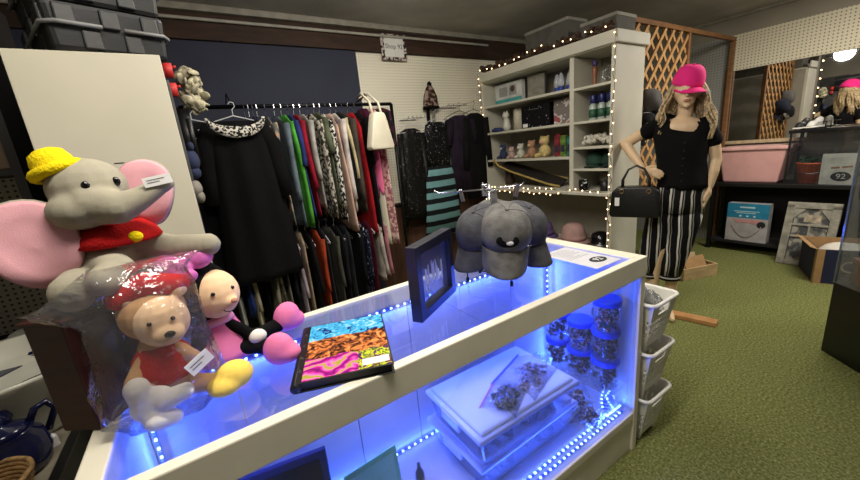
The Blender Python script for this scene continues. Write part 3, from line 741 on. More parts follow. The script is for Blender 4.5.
F = fabric
flor = speckle('grey floral cloth', (96, 96, 92), (150, 140, 128), 16., .52, .9, (198, 140, 110))
bw = speckle('black and white print', (24, 24, 26), (196, 194, 184), 46., .5)
leop = speckle('grey leopard print', (54, 50, 48), (170, 164, 150), 38., .5)
tie = k_tie = None
def tiedye():
    k = NT('maroon pink tie dye'); b = k.bsdf(.9, 0, .1)
    tc = k.n('ShaderNodeTexCoord'); sp = k.n('ShaderNodeSeparateXYZ'); k.l(tc.outputs['Object'], sp.inputs[0])
    nz = k.n('ShaderNodeTexNoise', i_Scale=14.); k.l(k.coord(scale=(1, 1, .35)), nz.inputs[0])
    ma = k.n('ShaderNodeMath', operation='MULTIPLY_ADD'); ma.inputs[1].default_value = .5; k.l(nz.outputs[0], ma.inputs[0])
    mu = k.n('ShaderNodeMath', operation='MULTIPLY'); mu.inputs[1].default_value = -1.0; k.l(sp.outputs['Z'], mu.inputs[0]); k.l(mu.outputs[0], ma.inputs[2])
    k.l(k.ramp(ma.outputs[0], [(.30, (70, 28, 48)), (.42, (120, 70, 80)), (.52, (206, 196, 176)), (.60, (214, 92, 136)), (.86, (222, 110, 150)), (.94, (90, 34, 56)), (1., (196, 190, 170))]), b.inputs['Base Color']); return k.m
G = 'garments on the upper rack rail'
U = [ # x, ztop, zbot, material, name, short label, kwargs
 (.512, 1.76, 1.02, flor, 'blouse', 'grey floral blouse with peach flowers', dict(sleeve=.24)),
 (.572, 1.76, 1.00, F('slate blue cloth', (104, 118, 128)), 'shirt', 'slate blue shirt behind the floral blouse', dict(sleeve=.52)),
 (.618, 1.77, .98, F('bright green cloth', (86, 172, 62)), 'shirt', 'bright green shirt with long hanging sleeve', dict(sleeve=.70, sl_r=.026)),
 (.665, 1.77, 1.05, F('royal blue cloth', (44, 58, 120)), 'shirt', 'royal blue shirt beside the green one', dict(sleeve=.30)),
 (.705, 1.77, 1.05, F('crimson cloth', (150, 26, 46)), 'blouse', 'crimson short blouse beside the blue shirt', dict(sleeve=.46)),
 (.748, 1.77, 1.10, F('grey white cloth', (172, 170, 164)), 'cardigan', 'pale grey cardigan among the dark shirts', dict(sleeve=.40)),
 (.800, 1.77, 1.02, leop, 'blouse', 'grey leopard print blouse', dict(sleeve=.66)),
 (.850, 1.78, 1.10, F('olive cloth', (92, 98, 76)), 'shirt', 'olive green short sleeved shirt', dict(sleeve=.24, sl_r=.044)),
 (.892, 1.77, .98, bw, 'tunic', 'black and white patterned tunic', dict(sleeve=.62)),
 (.935, 1.77, .90, F('blush cloth', (214, 178, 160)), 'tunic', 'blush pink long tunic with wide hem', dict(sleeve=.0, flare=.35)),
 (.975, 1.77, 1.04, F('ivory cloth', (214, 204, 198)), 'blouse', 'ivory lilac blouse with long sleeve', dict(sleeve=.58)),
 (1.018, 1.78, 1.15, F('charcoal cloth', (44, 42, 44)), 'blazer', 'charcoal blazer with cream edge', dict(sleeve=.44, m2=F('cream edge', (216, 200, 156)), sl_r=.02)),
 (1.062, 1.77, 1.02, F('dark taupe cloth', (74, 68, 60)), 'coat', 'dark taupe coat beside the blazer', dict(sleeve=.60)),
 (1.110, 1.77, .84, F('scarlet cloth', (166, 26, 34)), 'dress', 'long scarlet dress', dict(th=.032, flare=.1)),
 (1.165, 1.77, .80, F('ink black cloth', (15, 14, 17)), 'dress', 'long black dress right of the scarlet one', dict(th=.03, sleeve=.34)),
 (1.235, 1.80, .72, tiedye(), 'dress', 'maroon and pink tie dye dress', dict(th=.035, wide=.19)),
 (1.300, 1.80, .70, speckle('rose lace', (150, 96, 104), (206, 176, 168), 30., .5), 'dress', 'rose lace dress at the right end of the rail', dict(th=.03, wide=.17)),
 (1.365, 1.80, 1.50, speckle('maroon print', (54, 22, 36), (20, 16, 20), 16., .5), 'shawl', 'dark maroon printed shawl at the rail end', dict(th=.04, wide=.2)),
]
for i, (x, zt, zb, m, nm, sh, kw) in enumerate(U):
    garment(nm, sh + ' on the upper rail', nm, x, 2.8, zt, zb, m, rz=R(random.uniform(-3, 4)), group=G, seed=i, lean=.03, **kw)
    hanger('wire' if i % 3 else 'navy', (x, 2.8, 1.774), R(3), 'hanger carrying the ' + sh)
for i, x in enumerate((.46, .435, .41, .385)):
    hanger('navy' if i % 2 else 'wire', (x, 2.8, 1.774), R(6 - i * 4), ('bare navy hanger left of the floral blouse', 'bare wire hanger second left of the floral blouse', 'bare navy hanger third left of the floral blouse', 'bare wire hanger closest to the beaded dress')[i])
# lower rail
G2 = 'garments on the lower rack rail'
Lw = [(.10, .38, F('white cloth', (200, 198, 190)), 'white shirt at the left end'), (.15, .44, F('cobalt cloth', (46, 66, 130)), 'cobalt blue shirt'),
 (.20, .34, F('ecru cloth', (196, 186, 160)), 'ecru blouse'), (.26, .36, BLKCLOTH, 'black trousers'), (.315, .30, F('stone cloth', (160, 152, 134)), 'stone coloured blouse'),
 (.36, .34, speckle('drab camouflage', (70, 68, 56), (118, 110, 92), 14., .5), 'drab camouflage jacket'), (.415, .30, F('putty cloth', (140, 132, 116)), 'putty cardigan'),
 (.47, .3, F('jet cloth', (20, 20, 24)), 'jet black skirt'), (.525, .3, F('lilac cloth', (182, 166, 180)), 'lilac dress'), (.58, .32, F('sand cloth', (176, 156, 132)), 'sand coloured dress'),
 (.635, .3, F('soot cloth', (24, 22, 24)), 'soot black dress'), (.69, .32, F('rust cloth', (172, 66, 36)), 'rust orange dress'), (.745, .3, F('graphite cloth', (40, 40, 46)), 'graphite dress'),
 (.80, .3, F('moss cloth', (78, 76, 68)), 'moss grey dress'), (.86, .3, F('coal cloth', (28, 28, 32)), 'coal black coat'), (.92, .32, F('slate cloth', (48, 50, 54)), 'dark slate coat'),
 (.985, .3, F('raven cloth', (20, 19, 24)), 'raven black dress'), (1.05, .3, speckle('navy dotted cloth', (20, 22, 44), (200, 200, 214), 70., .66), 'navy dotted dress'),
 (1.11, .3, F('wine cloth', (82, 20, 36)), 'wine red dress'), (1.17, .42, F('pearl cloth', (196, 186, 176)), 'pearl white blouse'), (1.225, .44, F('dusty rose cloth', (180, 120, 130)), 'dusty rose blouse')]
for i, (x, zb, m, sh) in enumerate(Lw):
    nm = sh.split()[-1] if sh.split()[-1] != 'end' else 'shirt'
    garment(nm, sh + ' on the lower rail', nm, x, 2.8, .93, zb, m, rz=R(random.uniform(-4, 4)), group=G2, seed=50 + i, th=.019, wide=.185, sleeve=0 if i % 3 == 0 else .4, sl_r=.026)
    hanger('wire' if i % 2 else 'white', (x, 2.8, .922), R(2), 'hanger carrying the ' + sh + ' on the lower rail')
# long black dress facing the shop, with beaded collar, on a white hanger
dr = thing('dress', 'long black dress with a beaded white collar hanging at the rail front', 'dress', (.285, 2.56, 1.70))
b = MB(); rings = []; N = 40
for i in range(20):
    u = i / 19; z = .02 - 1.0 * u; w = (.165 if i else .15) * (1 + .42 * u); d = .055 + .05 * min(1, u * 3)
    rings.append([(w * math.cos(a) * (1 + .03 * math.sin(9 * a + 3 * u)), d * math.sin(a) * (1 + .14 * math.sin(7 * a)), z - .06 * abs(math.cos(a)) ** 2 * (1 if i < 2 else max(0, 1 - i / 5)) * 0) for a in [2 * PI * q / N for q in range(N)]])
b.loft(rings); b.build('body', BLKCLOTH, dr, True)
for s in (-1, 1):
    b = MB(); b.tube([(s * .13, 0, -.005), (s * .185, -.01, -.12), (s * .20, -.02, -.28), (s * .21, -.02, -.46)], [.05, .055, .05, .045], 12); b.build('sleeve', BLKCLOTH, dr, True)
col = MB(); rings = []
for q in range(25):
    a = PI + PI * q / 24; x, z = .150 * math.cos(a), .035 + .085 * math.sin(a)
    t_ = .024 + .010 * math.sin(PI * q / 24)
    rings.append([(x * (1 + t_ * 3 * math.cos(v)), -.085 - .022 * math.sin(PI * q / 24) - .012 * math.sin(v), z + t_ * math.cos(v) * -1 * math.sin(PI * q / 24) - .0) for v in [2 * PI * j / 10 for j in range(10)]])
col.loft(rings); col.build('beaded_collar', speckle('black and white beads', (22, 22, 24), (206, 200, 188), 70., .5, .4), dr, True)
hanger('white', (.285, 2.56, 1.755), R(90), 'white plastic hanger holding the dress with beaded collar')
b = MB(); b.tube([(.285, 2.564, 1.83), (.285, 2.68, 1.90), (.285, 2.8, 1.858)], .004, 6)
tag(b.build('hook_arm', DKWIRE), 'short black wire arm the beaded dress hangs from', 'hook')
d2 = thing('jacket', 'black jacket left of the beaded dress on a white hook', 'jacket', (.07, 2.66, 1.70))
b = MB(); rings = []
for i in range(16):
    u = i / 15; w = .13 * (1 + .25 * u) * (1 if i else .7)
    rings.append([(w * math.cos(a) * (1 + .05 * math.sin(6 * a + 2)), .06 * math.sin(a) * (1 + .2 * math.sin(5 * a)), .03 - 1.12 * u) for a in [2 * PI * q / 30 for q in range(30)]])
b.loft(rings); b.build('body', F('faded black cloth', (17, 16, 19)), d2, True)
for s in (-1, 1): MB().tube([(s * .10, 0, .0), (s * .15, -.02, -.2), (s * .155, -.03, -.5)], [.045, .05, .04], 10).build('sleeve', BLKCLOTH, d2, True)
MB().box((-.012, -.07, -.16), (.008, -.066, -.06)).build('white_tag', TAGP, d2)
hanger('white', (.07, 2.66, 1.752), R(78), 'white hanger holding the black jacket at the rail left end')
b = MB(); b.tube([(.07, 2.664, 1.825), (.07, 2.74, 1.89), (.07, 2.8, 1.858)], .004, 6)
tag(b.build('hook_arm', DKWIRE), 'short black wire arm the black jacket hangs from', 'hook')
# cream handbag hanging at the rail end
CREAM = mat('cream leather', (214, 206, 184), .5, 0, .06, 8.)
hb = thing('handbag', 'cream leather handbag hanging by its strap at the rail end', 'handbag', (1.215, 2.50, 1.48))
b = MB(); b.prism([(-.100, 0), (.100, .0), (.112, .02), (.055, .24), (.04, .262), (-.04, .262), (-.055, .24), (-.112, .02)], -.035, .035); b.build('body', CREAM, hb, True, bevel=.012, seg=3).rotation_euler = (0, 0, R(14))
b = MB(); b.prism([(-.02, 0), (.08, .0), (.055, .20), (.01, .22)], .036, .075); b.build('side_panel', mat('tan leather', (178, 160, 132), .5), hb, True, bevel=.006).location = (.045, 0, .01)
b = MB(); b.tube([(-.035, 0, .25), (-.045, .01, .34), (-.04, .15, .415), (-.015, .28, .40), (.02, .15, .415), (.03, .02, .33), (.035, 0, .25)], .009, 6); b.build('strap', CREAM, hb, True)
b = MB(); b.tube([(1.19, 2.79, 1.855), (1.19, 2.70, 1.862), (1.19, 2.62, 1.872), (1.19, 2.615, 1.892)], .005, 6)
tag(b.build('hook_arm', DKWIRE), 'black wire arm carrying the cream handbag', 'hook')

# ------------------------------------------------------------------ clothes on the pegboard
def rackarm(label, x0, x1, z, y1=3.05):
    b = MB()
    for i in range(5):
        x = x0 + (x1 - x0) * i / 4; b.tube([(x, YB - .012, z), (x, y1, z), (x, y1 - .01, z + .02)], .003, 5)
    b.tube([(x0, y1 + .02, z + .003), (x1, y1 + .02, z + .003)], .003, 5); b.tube([(x0, YB - .02, z), (x1, YB - .02, z)], .004, 5)
    return tag(b.build('wire_display_rack', CHROME), label, 'display rack')
rackarm('small chrome wire rack on the pegboard left of the dresses', 1.80, 1.98, 1.745)
rackarm('small chrome wire rack on the pegboard above the black tops', 2.28, 2.50, 1.85)
def wallgarment(name, label, cat, x, y, secs, mats_, sleeves=None, extra=None, rz=0, drop=None):
    """facing garment; secs = list of (part name, material, [(z, halfwidth)]) in world z"""
    zt = secs[0][2][0][0]
    t = thing(name, label, cat, (x, y, zt), rz)
    for pn, m, prof in secs:
        b = MB(); rings = []
        for i, (z, w) in enumerate(prof):
            rings.append([(w * math.cos(a) * (1 + .03 * math.sin(7 * a + z * 9)), (.028 + .05 * w) * math.sin(a) * (1 + .16 * math.sin(9 * a + z * 5)), z - zt) for a in [2 * PI * q / 36 for q in range(36)]])
        b.loft(rings); b.build(pn, m, t, True)
    if sleeves:
        m, top, bot, w0, w1, r = sleeves
        for s in (-1, 1):
            MB().tube([(s * w0, 0, top - zt), (s * (w0 + w1) / 2, -.012, (top + bot) / 2 - zt), (s * w1, -.015, bot - zt)], [r * 1.1, r, r * .85], 10).build('sleeve', m, t, True)
    return t
SHEER = speckle('black sheer sequin cloth', (18, 17, 18), (40, 36, 36), 60., .62, .5, (120, 112, 106))
wallgarment('blouse', 'sheer black long sleeved blouse with fringed hem on the pegboard', 'blouse', 1.83, 3.09,
  [('body', SHEER, [(1.655, .05), (1.63, .11), (1.56, .135), (1.2, .13), (.95, .14), (.78, .145)])], None, (SHEER, 1.61, .72, .115, .155, .03))
teal = stripes('teal and black bands', [(0, (20, 24, 28)), (.45, (112, 156, 160))], 'Z', 8.8, .8)
sk = wallgarment('dress', 'black sequin dress with a teal and black striped skirt', 'dress', 2.115, 3.06,
  [('bodice', speckle('black sequins', (14, 14, 15), (30, 30, 32), 80., .6, .35, (190, 190, 188)), [(1.70, .06), (1.68, .13), (1.6, .15), (1.42, .14), (1.27, .135)]),
   ('skirt', teal, [(1.275, .145), (1.2, .165), (.9, .205), (.56, .24)])], None)
wallgarment('dress', 'dark plum short sleeved dress beside the striped skirt', 'dress', 2.42, 3.07,
  [('body', F('dark plum cloth', (44, 34, 50)), [(1.755, .06), (1.73, .14), (1.6, .15), (1.3, .14), (.98, .165)])], None, (F('plum sleeve', (38, 30, 42)), 1.71, 1.46, .13, .175, .045))
wallgarment('blouse', 'black gauzy blouse at the right end of the pegboard', 'blouse', 2.61, 3.06,
  [('body', F('gauzy black cloth', (22, 20, 22)), [(1.77, .05), (1.74, .13), (1.6, .16), (1.25, .15), (.88, .155)])], None, (F('gauzy black sleeve', (24, 22, 23)), 1.72, 1.2, .13, .17, .045))
for kind, x, z, lb in (('white', 1.83, 1.70, 'white hanger holding the sheer black blouse'), ('white', 2.135, 1.74, 'white hanger holding the striped skirt dress'), ('wire', 2.42, 1.80, 'wire hanger holding the plum dress'), ('wire', 2.61, 1.81, 'wire hanger holding the gauzy black blouse')):
    hanger(kind, (x, 3.065, z), R(90), lb)
for x, z, lb in ((2.135, 1.815, 'chrome peg hook carrying the striped skirt dress'), (2.61, 1.887, 'chrome peg hook carrying the gauzy black blouse')):
    b = MB(); b.tube([(x, YB - .012, z), (x, 3.05, z), (x, 3.045, z + .012)], .004, 5); tag(b.build('peg_hook', CHROME), lb, 'hook')
ha = thing('straw_bag', 'small brown plaid cap hung high on the pegboard with dangling ribbon', 'cap', (2.15, 3.17, 1.85))
ha.name = 'hanging_cap'
PLAID = speckle('brown plaid', (44, 30, 26), (92, 70, 60), 28., .5, .8, (150, 130, 118))
b = MB(); b.lathe([(.085, 0), (.088, .03), (.075, .11), (.045, .18), (.015, .215), (0, .22)], n=22, sy=.55); b.build('crown', PLAID, ha, True)
MB().lathe([(.095, -.012), (.098, .0), (.088, .012)], n=22, sy=.55).build('band', BLKCLOTH, ha, True)
for x, l_, m in ((-.045, -.20, BLKCLOTH), (.02, -.16, mat('grey ribbon', (150, 146, 134), .8))): MB().box((x - .018, -.004, l_), (x + .018, .004, .0)).build('ribbon', m, ha)
MB().lathe([(.02, 0), (.024, .02), (.01, .04)], (0, .0, .205), 12).build('knot', BLKCLOTH, ha, True)

# ------------------------------------------------------------------ tall unit at the left with the white end panel
un = thing('shelving_unit', 'tall white sided shelving unit behind the plush elephant', 'shelving unit', (-.175, 1.45, 0))
MB().box((-.172, 0, 0), (.170, .022, 1.806)).build('end_panel', PANELW, un, bevel=.002)
MB().box((-.165, .022, 0), (.140, 1.0, 1.79)).build('carcass', mat('grey unit body', (52, 50, 48), .7), un)
MB().box((.140, .03, 1.42), (.178, .06, 1.74)).build('metal_strip', mat('grey strip', (92, 92, 92), .4, .4), un, bevel=.002)
MB().box((.140, .03, 1.02), (.172, .05, 1.40)).build('clear_strip', mat('pale grey strip', (150, 150, 146), .4), un, bevel=.002)
sm = MB().box((-.012, -.0012, 1.495), (.012, 0, 1.4975)); sm.build('small_mark', INK, un)
# things on hooks along its far side
def hangitem(label, cat, name, loc, mb, m, group=None):
    o = mb.build(name, m, None, True); o.location = loc; return tag(o, label, cat, group)
b = MB(); random.seed(21)
for i in range(80):
    a = random.uniform(0, 2 * PI); t_ = random.uniform(0, PI); r = .02 + .06 * random.random() ** .5
    b.ell((r * .7 * math.sin(t_) * math.cos(a), r * .8 * math.sin(t_) * math.sin(a), r * 1.1 * math.cos(t_)), (.02, .008, .026), (random.random() * 3, random.random() * 3, random.random() * 3), 7, 5)
hangitem('bunch of cream fabric petals hanging beside the white panel', 'decoration', 'petal_garland', (.075, 2.0, 1.80), b, mat('cream petals', (196, 188, 158), .9, 0, .3, 30.))
for z, lb in ((1.885, 'upper red tag hanging beside the white panel'), (1.81, 'lower red tag hanging beside the white panel')):
    b = MB(); b.box((-.022, -.02, -.03), (.02, .02, .018)); b.box((.018, -.004, .004), (.034, .004, .012)); hangitem(lb, 'tag', 'red_tag', (.006, 1.9, z - .02), b, mat('red card', (196, 38, 34), .6), 'red tags beside the panel')
b = MB(); b.ell((0, 0, 0), (.035, .05, .05)); b.ell((.0, 0, -.055), (.028, .04, .03)); b.ell((.01, -.02, .06), (.014, .02, .02))
hangitem('navy knitted pouch hanging beside the white panel', 'pouch', 'pouch', (.012, 1.98, 1.50), b, mat('navy knit', (40, 48, 80), .9))
b = MB(); b.ell((0, 0, 0), (.03, .045, .04)); b.ell((.012, 0, -.04), (.02, .04, .03))
hangitem('grey knitted pouch hanging below the navy pouch', 'pouch', 'pouch', (.0, 1.98, 1.375), b, mat('grey knit', (140, 134, 124), .9))
b = MB(); b.box((-.035, -.02, -.24), (.02, .02, .0)); b.box((.0, -.022, -.21), (.018, -.018, -.04))
hangitem('black packet hanging behind the panel strip', 'packet', 'packet', (.03, 1.99, 1.72), b, BLACK)
# black woven baskets on top
BSK = mat('black woven strap', (27, 27, 28), .5, 0, .15, 20., .05, 80.)
BSK2 = mat('dark grey woven strap', (34, 34, 34), .5, 0, .12, 20., .05, 80.)
def wbasket(label, loc, rz):
    t = thing('woven_basket', label, 'basket', loc, rz, 'black baskets on the shelving unit'); W, D, H = .285, .40, .125
    MB().taper((W / 2, D / 2, 0), (W * .95, D * .93), (W, D), H).build('body', BSK, t, bevel=.014, seg=2)
    b = MB(); n = 5
    for i in range(n):
        x0 = .02 + i * (W - .04) / n
        for j in range(2):
            if (i + j) % 2: b.box((x0 + .003, -.006 + .008 * (1 - j), .008 + j * .058), (x0 + (W - .04) / n - .003, .02, .058 + j * .058))
    for i in range(5):
        y0 = .02 + i * (D - .04) / 5
        for j in range(2):
            if (i + j) % 2: b.box((-.006 + .008 * (1 - j), y0 + .003, .008 + j * .058), (.02, y0 + (D - .04) / 5 - .003, .058 + j * .058))
    b.build('weave', BSK2, t, bevel=.004)
    for z in (.068,):
        r_ = MB(); g = .007
        r_.tube([(-g, D * .97, z), (-g, .02, z), (.02, -g, z), (W * .42, -g, z + .0)], .0055, 6); r_.tube([(W * .60, -g, z), (W + g - .02, -g, z), (W + g, .02, z), (W + g, D, z)], .0055, 6); r_.build('grey_cord', mat('grey cord', (126, 126, 124), .6), t, True)
    return t
wbasket('lower black woven basket on top of the white panelled unit', (-.240, 1.432, 1.8085), R(19))
wbasket('upper black woven basket stacked on the lower basket', (-.234, 1.432, 1.9355), R(20))
# ------------------------------------------------------------------ white wall shelf with string lights
SX, SY0, SY1 = 2.73, 1.60, 3.07
sh = thing('display_shelf', 'tall white open shelving with string lights along its edges', 'shelf', (SX, SY0, 0))
def sp(name, m, boxes, bevel=.003):
    b = MB()
    for (x0, y0, z0), (x1, y1, z1) in boxes: b.box((x0 - SX, y0 - SY0, z0), (x1 - SX, y1 - SY0, z1))
    return b.build(name, m, sh, bevel=bevel)
SW = mat('white shelf paint', (198, 194, 178), .55, 0, .04, 5.)
SBK = mat('shelf back board', (150, 144, 130), .7, 0, .05)
sp('side_panel', SW, [((SX, SY0, 0), (SX + .40, SY0 + .035, 2.06))])
sp('side_panel', SW, [((SX, SY1 - .035, 0), (SX + .40, SY1, 2.06))])
sp('divider', SW, [((SX + .01, 1.955, .985), (SX + .39, 1.995, 2.05))])
sp('back_panel', SBK, [((SX + .385, SY0 + .03, 0), (SX + .398, SY1 - .03, 2.06))], 0)
sp('top_board', SW, [((SX - .005, SY0 + .002, 2.055), (SX + .398, SY1 - .002, 2.075))])
sp('cornice', SW, [((SX - .03, SY0 - .02, 2.062), (SX + .0, SY1, 2.15))], .008)
sp('cornice', SW, [((SX - .03, SY0 - .025, 2.062), (SX + .42, SY0 - .0, 2.15))], .008)
for z in (1.825, 1.555, 1.272): sp('shelf_board', SW, [((SX + .012, 1.993, z - .022), (SX + .386, SY1 - .034, z))])
for z in (1.815, 1.552, 1.348, 1.170): sp('shelf_board', SW, [((SX + .012, SY0 + .034, z - .02), (SX + .386, 1.957, z))])
sp('ledge', SW, [((SX - .05, SY0 - .01, .955), (SX + .386, SY1, .985))], .006)
sp('lower_shelf', SW, [((SX + .004, SY0 + .034, .43), (SX + .386, SY1 - .034, .455))])
sp('kick_panel', SW, [((SX + .004, SY0 + .034, 0), (SX + .02, SY1 - .034, .43))])
SB = [0]
def it(name, label, cat, loc, rz=0, group=None): return thing(name, label, cat, loc, rz, group)
XB = SX + .22
# top row of the wide bay
t = it('boxed_set', 'white flat box with teal lower edge at far end of top shelf', 'box', (SX + .14, 2.82, 1.8255))
MB().box((0, -.19, 0), (.05, .18, .20)).build('body', mat('white print box', (205, 206, 200), .6), t, bevel=.002)
MB().box((-.002, -.19, 0), (0, .18, .05)).build('teal_band', mat('teal print', (70, 160, 160), .6), t)
b = MB(); b.box((-.002, -.12, .075), (0, -.02, .17)); b.box((-.002, .0, .075), (0, .12, .165)); b.build('box_picture', mat('grey picture', (160, 160, 156), .6), t)
MB().lathe([(.03, 0), (.03, .002)], (-.002, -.07, .135), 16, (0, -PI / 2, 0)).build('box_print', mat('brown print', (80, 56, 52), .6), t)
t = it('photo_frame', 'grey framed card standing mid top shelf', 'picture frame', (SX + .16, 2.47, 1.8255))
MB().box((0, -.11, 0), (.02, .11, .215)).build('frame', mat('dark grey frame', (60, 58, 54), .5), t, bevel=.002)
MB().box((-.003, -.10, .01), (.001, .10, .205)).build('picture', mat('grey card', (140, 136, 124), .7, 0, .15, 30.), t)
for i in range(4):
    t = it('vial_pack', ('first', 'second', 'third', 'fourth')[i] + ' clear bag with blue base from the divider on the top shelf', 'bag', (SX + .16 + .03 * (i % 2), 2.06 + i * .065, 1.8255), 0, 'blue based bags on the top shelf')
    MB().lathe([(.026, 0), (.028, .03), (.027, .05)], n=12).build('base', mat('blue plastic', (44, 70, 160), .5), t, True)
    MB().lathe([(.027, .051), (.03, .09), (.018, .145), (.008, .165)], n=12).build('bag_film', clear('white clear', refl=.12, body=.4), t, True)
# second row
t = it('cat_figurine', 'white seated cat figurine on the second shelf', 'figurine', (SX + .15, 2.86, 1.5555))
b = MB(); b.chain([(0, 0, .045, .045), (0, 0, .10, .036)]); b.ell((-.01, 0, .158), (.036, .038, .034)); b.ell((-.01, .022, .192), (.010, .010, .018)); b.ell((-.01, -.022, .192), (.010, .010, .018)); b.chain([(.03, .03, .02, .014), (-.02, .055, .014, .012)])
blob('body', b, mat('white ceramic', (222, 218, 206), .3), t, .005, 3)
t = it('pouch', 'small blue pouch lying at the far end of the second shelf', 'pouch', (SX + .10, 2.945, 1.5555)); b = MB(); b.ell((0, 0, .022), (.06, .075, .022)); b.build('body', mat('blue pouch', (52, 66, 120), .8), t, True)
MB().box((-.05, -.004, .038), (.05, .004, .046)).build('zipper', INK, t)
t = it('paper_roll', 'cream roll of paper leaning on the second shelf', 'paper roll', (SX + .2, 2.735, 1.5555))
MB().lathe([(.052, 0), (.054, .10), (.05, .205)], n=18).build('roll', mat('cream paper', (206, 198, 174), .8), t, True); MB().lathe([(.02, 0), (.02, .004)], (0, 0, .204), 12).build('core', INK, t)
t = it('gift_bag', 'black gift bag with white stars on the second shelf', 'gift bag', (SX + .14, 2.475, 1.5555))
MB().box((0, -.17, 0), (.09, .17, .212)).build('body', speckle('black starry print', (14, 14, 18), (190, 190, 196), 48., .70, .5), t, bevel=.004)
MB().tube([(-.004, -.06, .2), (-.008, -.05, .17), (-.008, .05, .17), (-.004, .06, .2)], .003, 6).build('handle', CHROME, t, True)
MB().box((-.002, .09, .012), (0, .15, .045)).build('price_tag', TAGP, t)
t = it('gift_bag', 'grey and pink printed gift bag beside the divider on second shelf', 'gift bag', (SX + .16, 2.15, 1.5555))
MB().box((0, -.12, 0), (.08, .12, .215)).build('body', speckle('grey rose print', (120, 112, 108), (196, 190, 184), 12., .5, .6, (150, 84, 84)), t, bevel=.004); MB().tube([(-.003, -.04, .20), (-.006, 0, .17), (-.003, .04, .20)], .003, 6).build('handle', PAPER, t, True)
# third row: little soft toys and boxes
def toy(label, y, c1, c2, s=1., dx=.14):
    t = it('soft_toy', label, 'soft toy', (SX + dx, y, 1.2725), 0, 'small soft toys on the third shelf')
    b = MB(); b.ell((0, 0, .045 * s), (.042 * s, .046 * s, .045 * s)); b.ell((-.006, 0, .115 * s), (.036 * s, .038 * s, .036 * s)); b.ell((0, .03 * s, .145 * s), (.012 * s,) * 3); b.ell((0, -.03 * s, .145 * s), (.012 * s,) * 3)
    b.chain([(-.01, .03 * s, .02 * s, .018 * s), (-.05 * s, .04 * s, .016 * s, .015 * s)]); b.chain([(-.01, -.03 * s, .02 * s, .018 * s), (-.05 * s, -.04 * s, .016 * s, .015 * s)])
    blob('body', b, mat(label[:12], c1, .95, 0, .1, 20.), t, .007, 3)
    MB().ell((-.036 * s, 0, .108 * s), (.014 * s, .018 * s, .014 * s)).build('muzzle', mat(label[:12] + ' b', c2, .95), t, True)
toy('navy soft toy at the far end of the third shelf', 2.915, (54, 62, 92), (190, 190, 190))
toy('pale pink soft toy on the third shelf', 2.79, (196, 160, 152), (220, 200, 190), .8)
toy('white soft toy on the third shelf', 2.665, (206, 202, 186), (220, 210, 200), .95)
toy('tan soft toy beside the yellow one', 2.52, (172, 130, 98), (200, 170, 130), 1.1)
toy('large peach and yellow soft toy on the third shelf', 2.36, (204, 182, 122), (214, 164, 130), 1.3)
for i, (y, c, lb) in enumerate(((2.215, (156, 50, 62), 'red toy box near the divider on the third shelf'), (2.15, (120, 150, 60), 'green toy box near the divider on third shelf'), (2.08, (44, 130, 130), 'teal toy box against the divider on third shelf'))):
    t = it('toy_box', lb, 'box', (SX + .13, y, 1.2725)); MB().box((0, -.029, 0), (.09, .029, .20 - .015 * i)).build('body', mat('toy box print %d' % i, c, .5, 0, .5, 26.), t, bevel=.002); MB().box((-.0015, -.018, .04), (0, .018, .10)).build('box_window', mat('box window %d' % i, (60, 60, 80), .2), t)
# ledge row
t = it('wooden_sled', 'dark sled with yellow edge leaning along the bottom of the wide bay', 'sled', (SX + .15, 2.55, 1.015))
b = MB(); b.T = TM((0, 0, .10), R(18), R(-25), 0)
pts = [(0, .42, .085), (0, .36, .022), (0, .2, .0), (0, -.25, 0), (0, -.38, .02)]
b.tube([(-.07, y, z) for _, y, z in pts], .011, 6); b.tube([(.07, y, z) for _, y, z in pts], .011, 6); b.build('runner', mat('yellow wood edge', (176, 150, 80), .6), t, True)
b = MB(); b.T = TM((0, 0, .10), R(18), R(-25), 0); b.box((-.065, -.37, .0), (.065, .34, .016)); b.build('deck', mat('dark deck', (38, 32, 30), .6, 0, .4), t, bevel=.003)
for q in (-.2, .1):
    b = MB(); b.T = TM((0, 0, .10), R(18), R(-25), 0); b.box((-.08, q, -.012), (.08, q + .03, .001)); b.build('crossbar', mat('brown bar', (70, 50, 36), .6), t)
t = it('tumbler', 'dark brown jar behind the sled on the ledge', 'jar', (SX + .2, 2.90, .9855)); MB().lathe([(.045, 0), (.055, .06), (.04, .12), (.045, .15)], n=18).build('body', mat('brown glaze', (70, 52, 42), .4), t, True); MB().lathe([(.047, .151), (.03, .17), (.01, .178)], n=18).build('lid', mat('dark glaze', (40, 32, 28), .4), t, True)
t.name = 'lidded_jar'
# narrow bay
t = it('tall_figurine', 'thin purple and copper figurine on the top right shelf', 'figurine', (SX + .14, 1.855, 1.8155)); b = MB(); b.lathe([(.022, 0), (.024, .01), (.012, .03), (.016, .08), (.022, .12), (.014, .15)], n=14); b.build('body', mat('copper paint', (150, 92, 62), .4), t, True); MB().lathe([(.014, .15), (.022, .165), (.02, .185), (.004, .205)], n=14).build('head', mat('purple paint', (70, 50, 96), .5), t, True)
t = it('glass_pitcher', 'cut glass pitcher at the right of the top right shelf', 'pitcher', (SX + .14, 1.705, 1.8155)); MB().lathe([(.034, 0), (.04, .01), (.048, .06), (.036, .11), (.042, .13)], n=18).build('body', clear('cut glass', (190, 195, 190), .3, .05, .25, (150, 150, 140), 30.), t, True); MB().tube([(0, .04, .11), (0, .075, .10), (0, .08, .05), (0, .045, .03)], .005, 6).build('handle', clear('glass handle', refl=.3, body=.3), t, True)
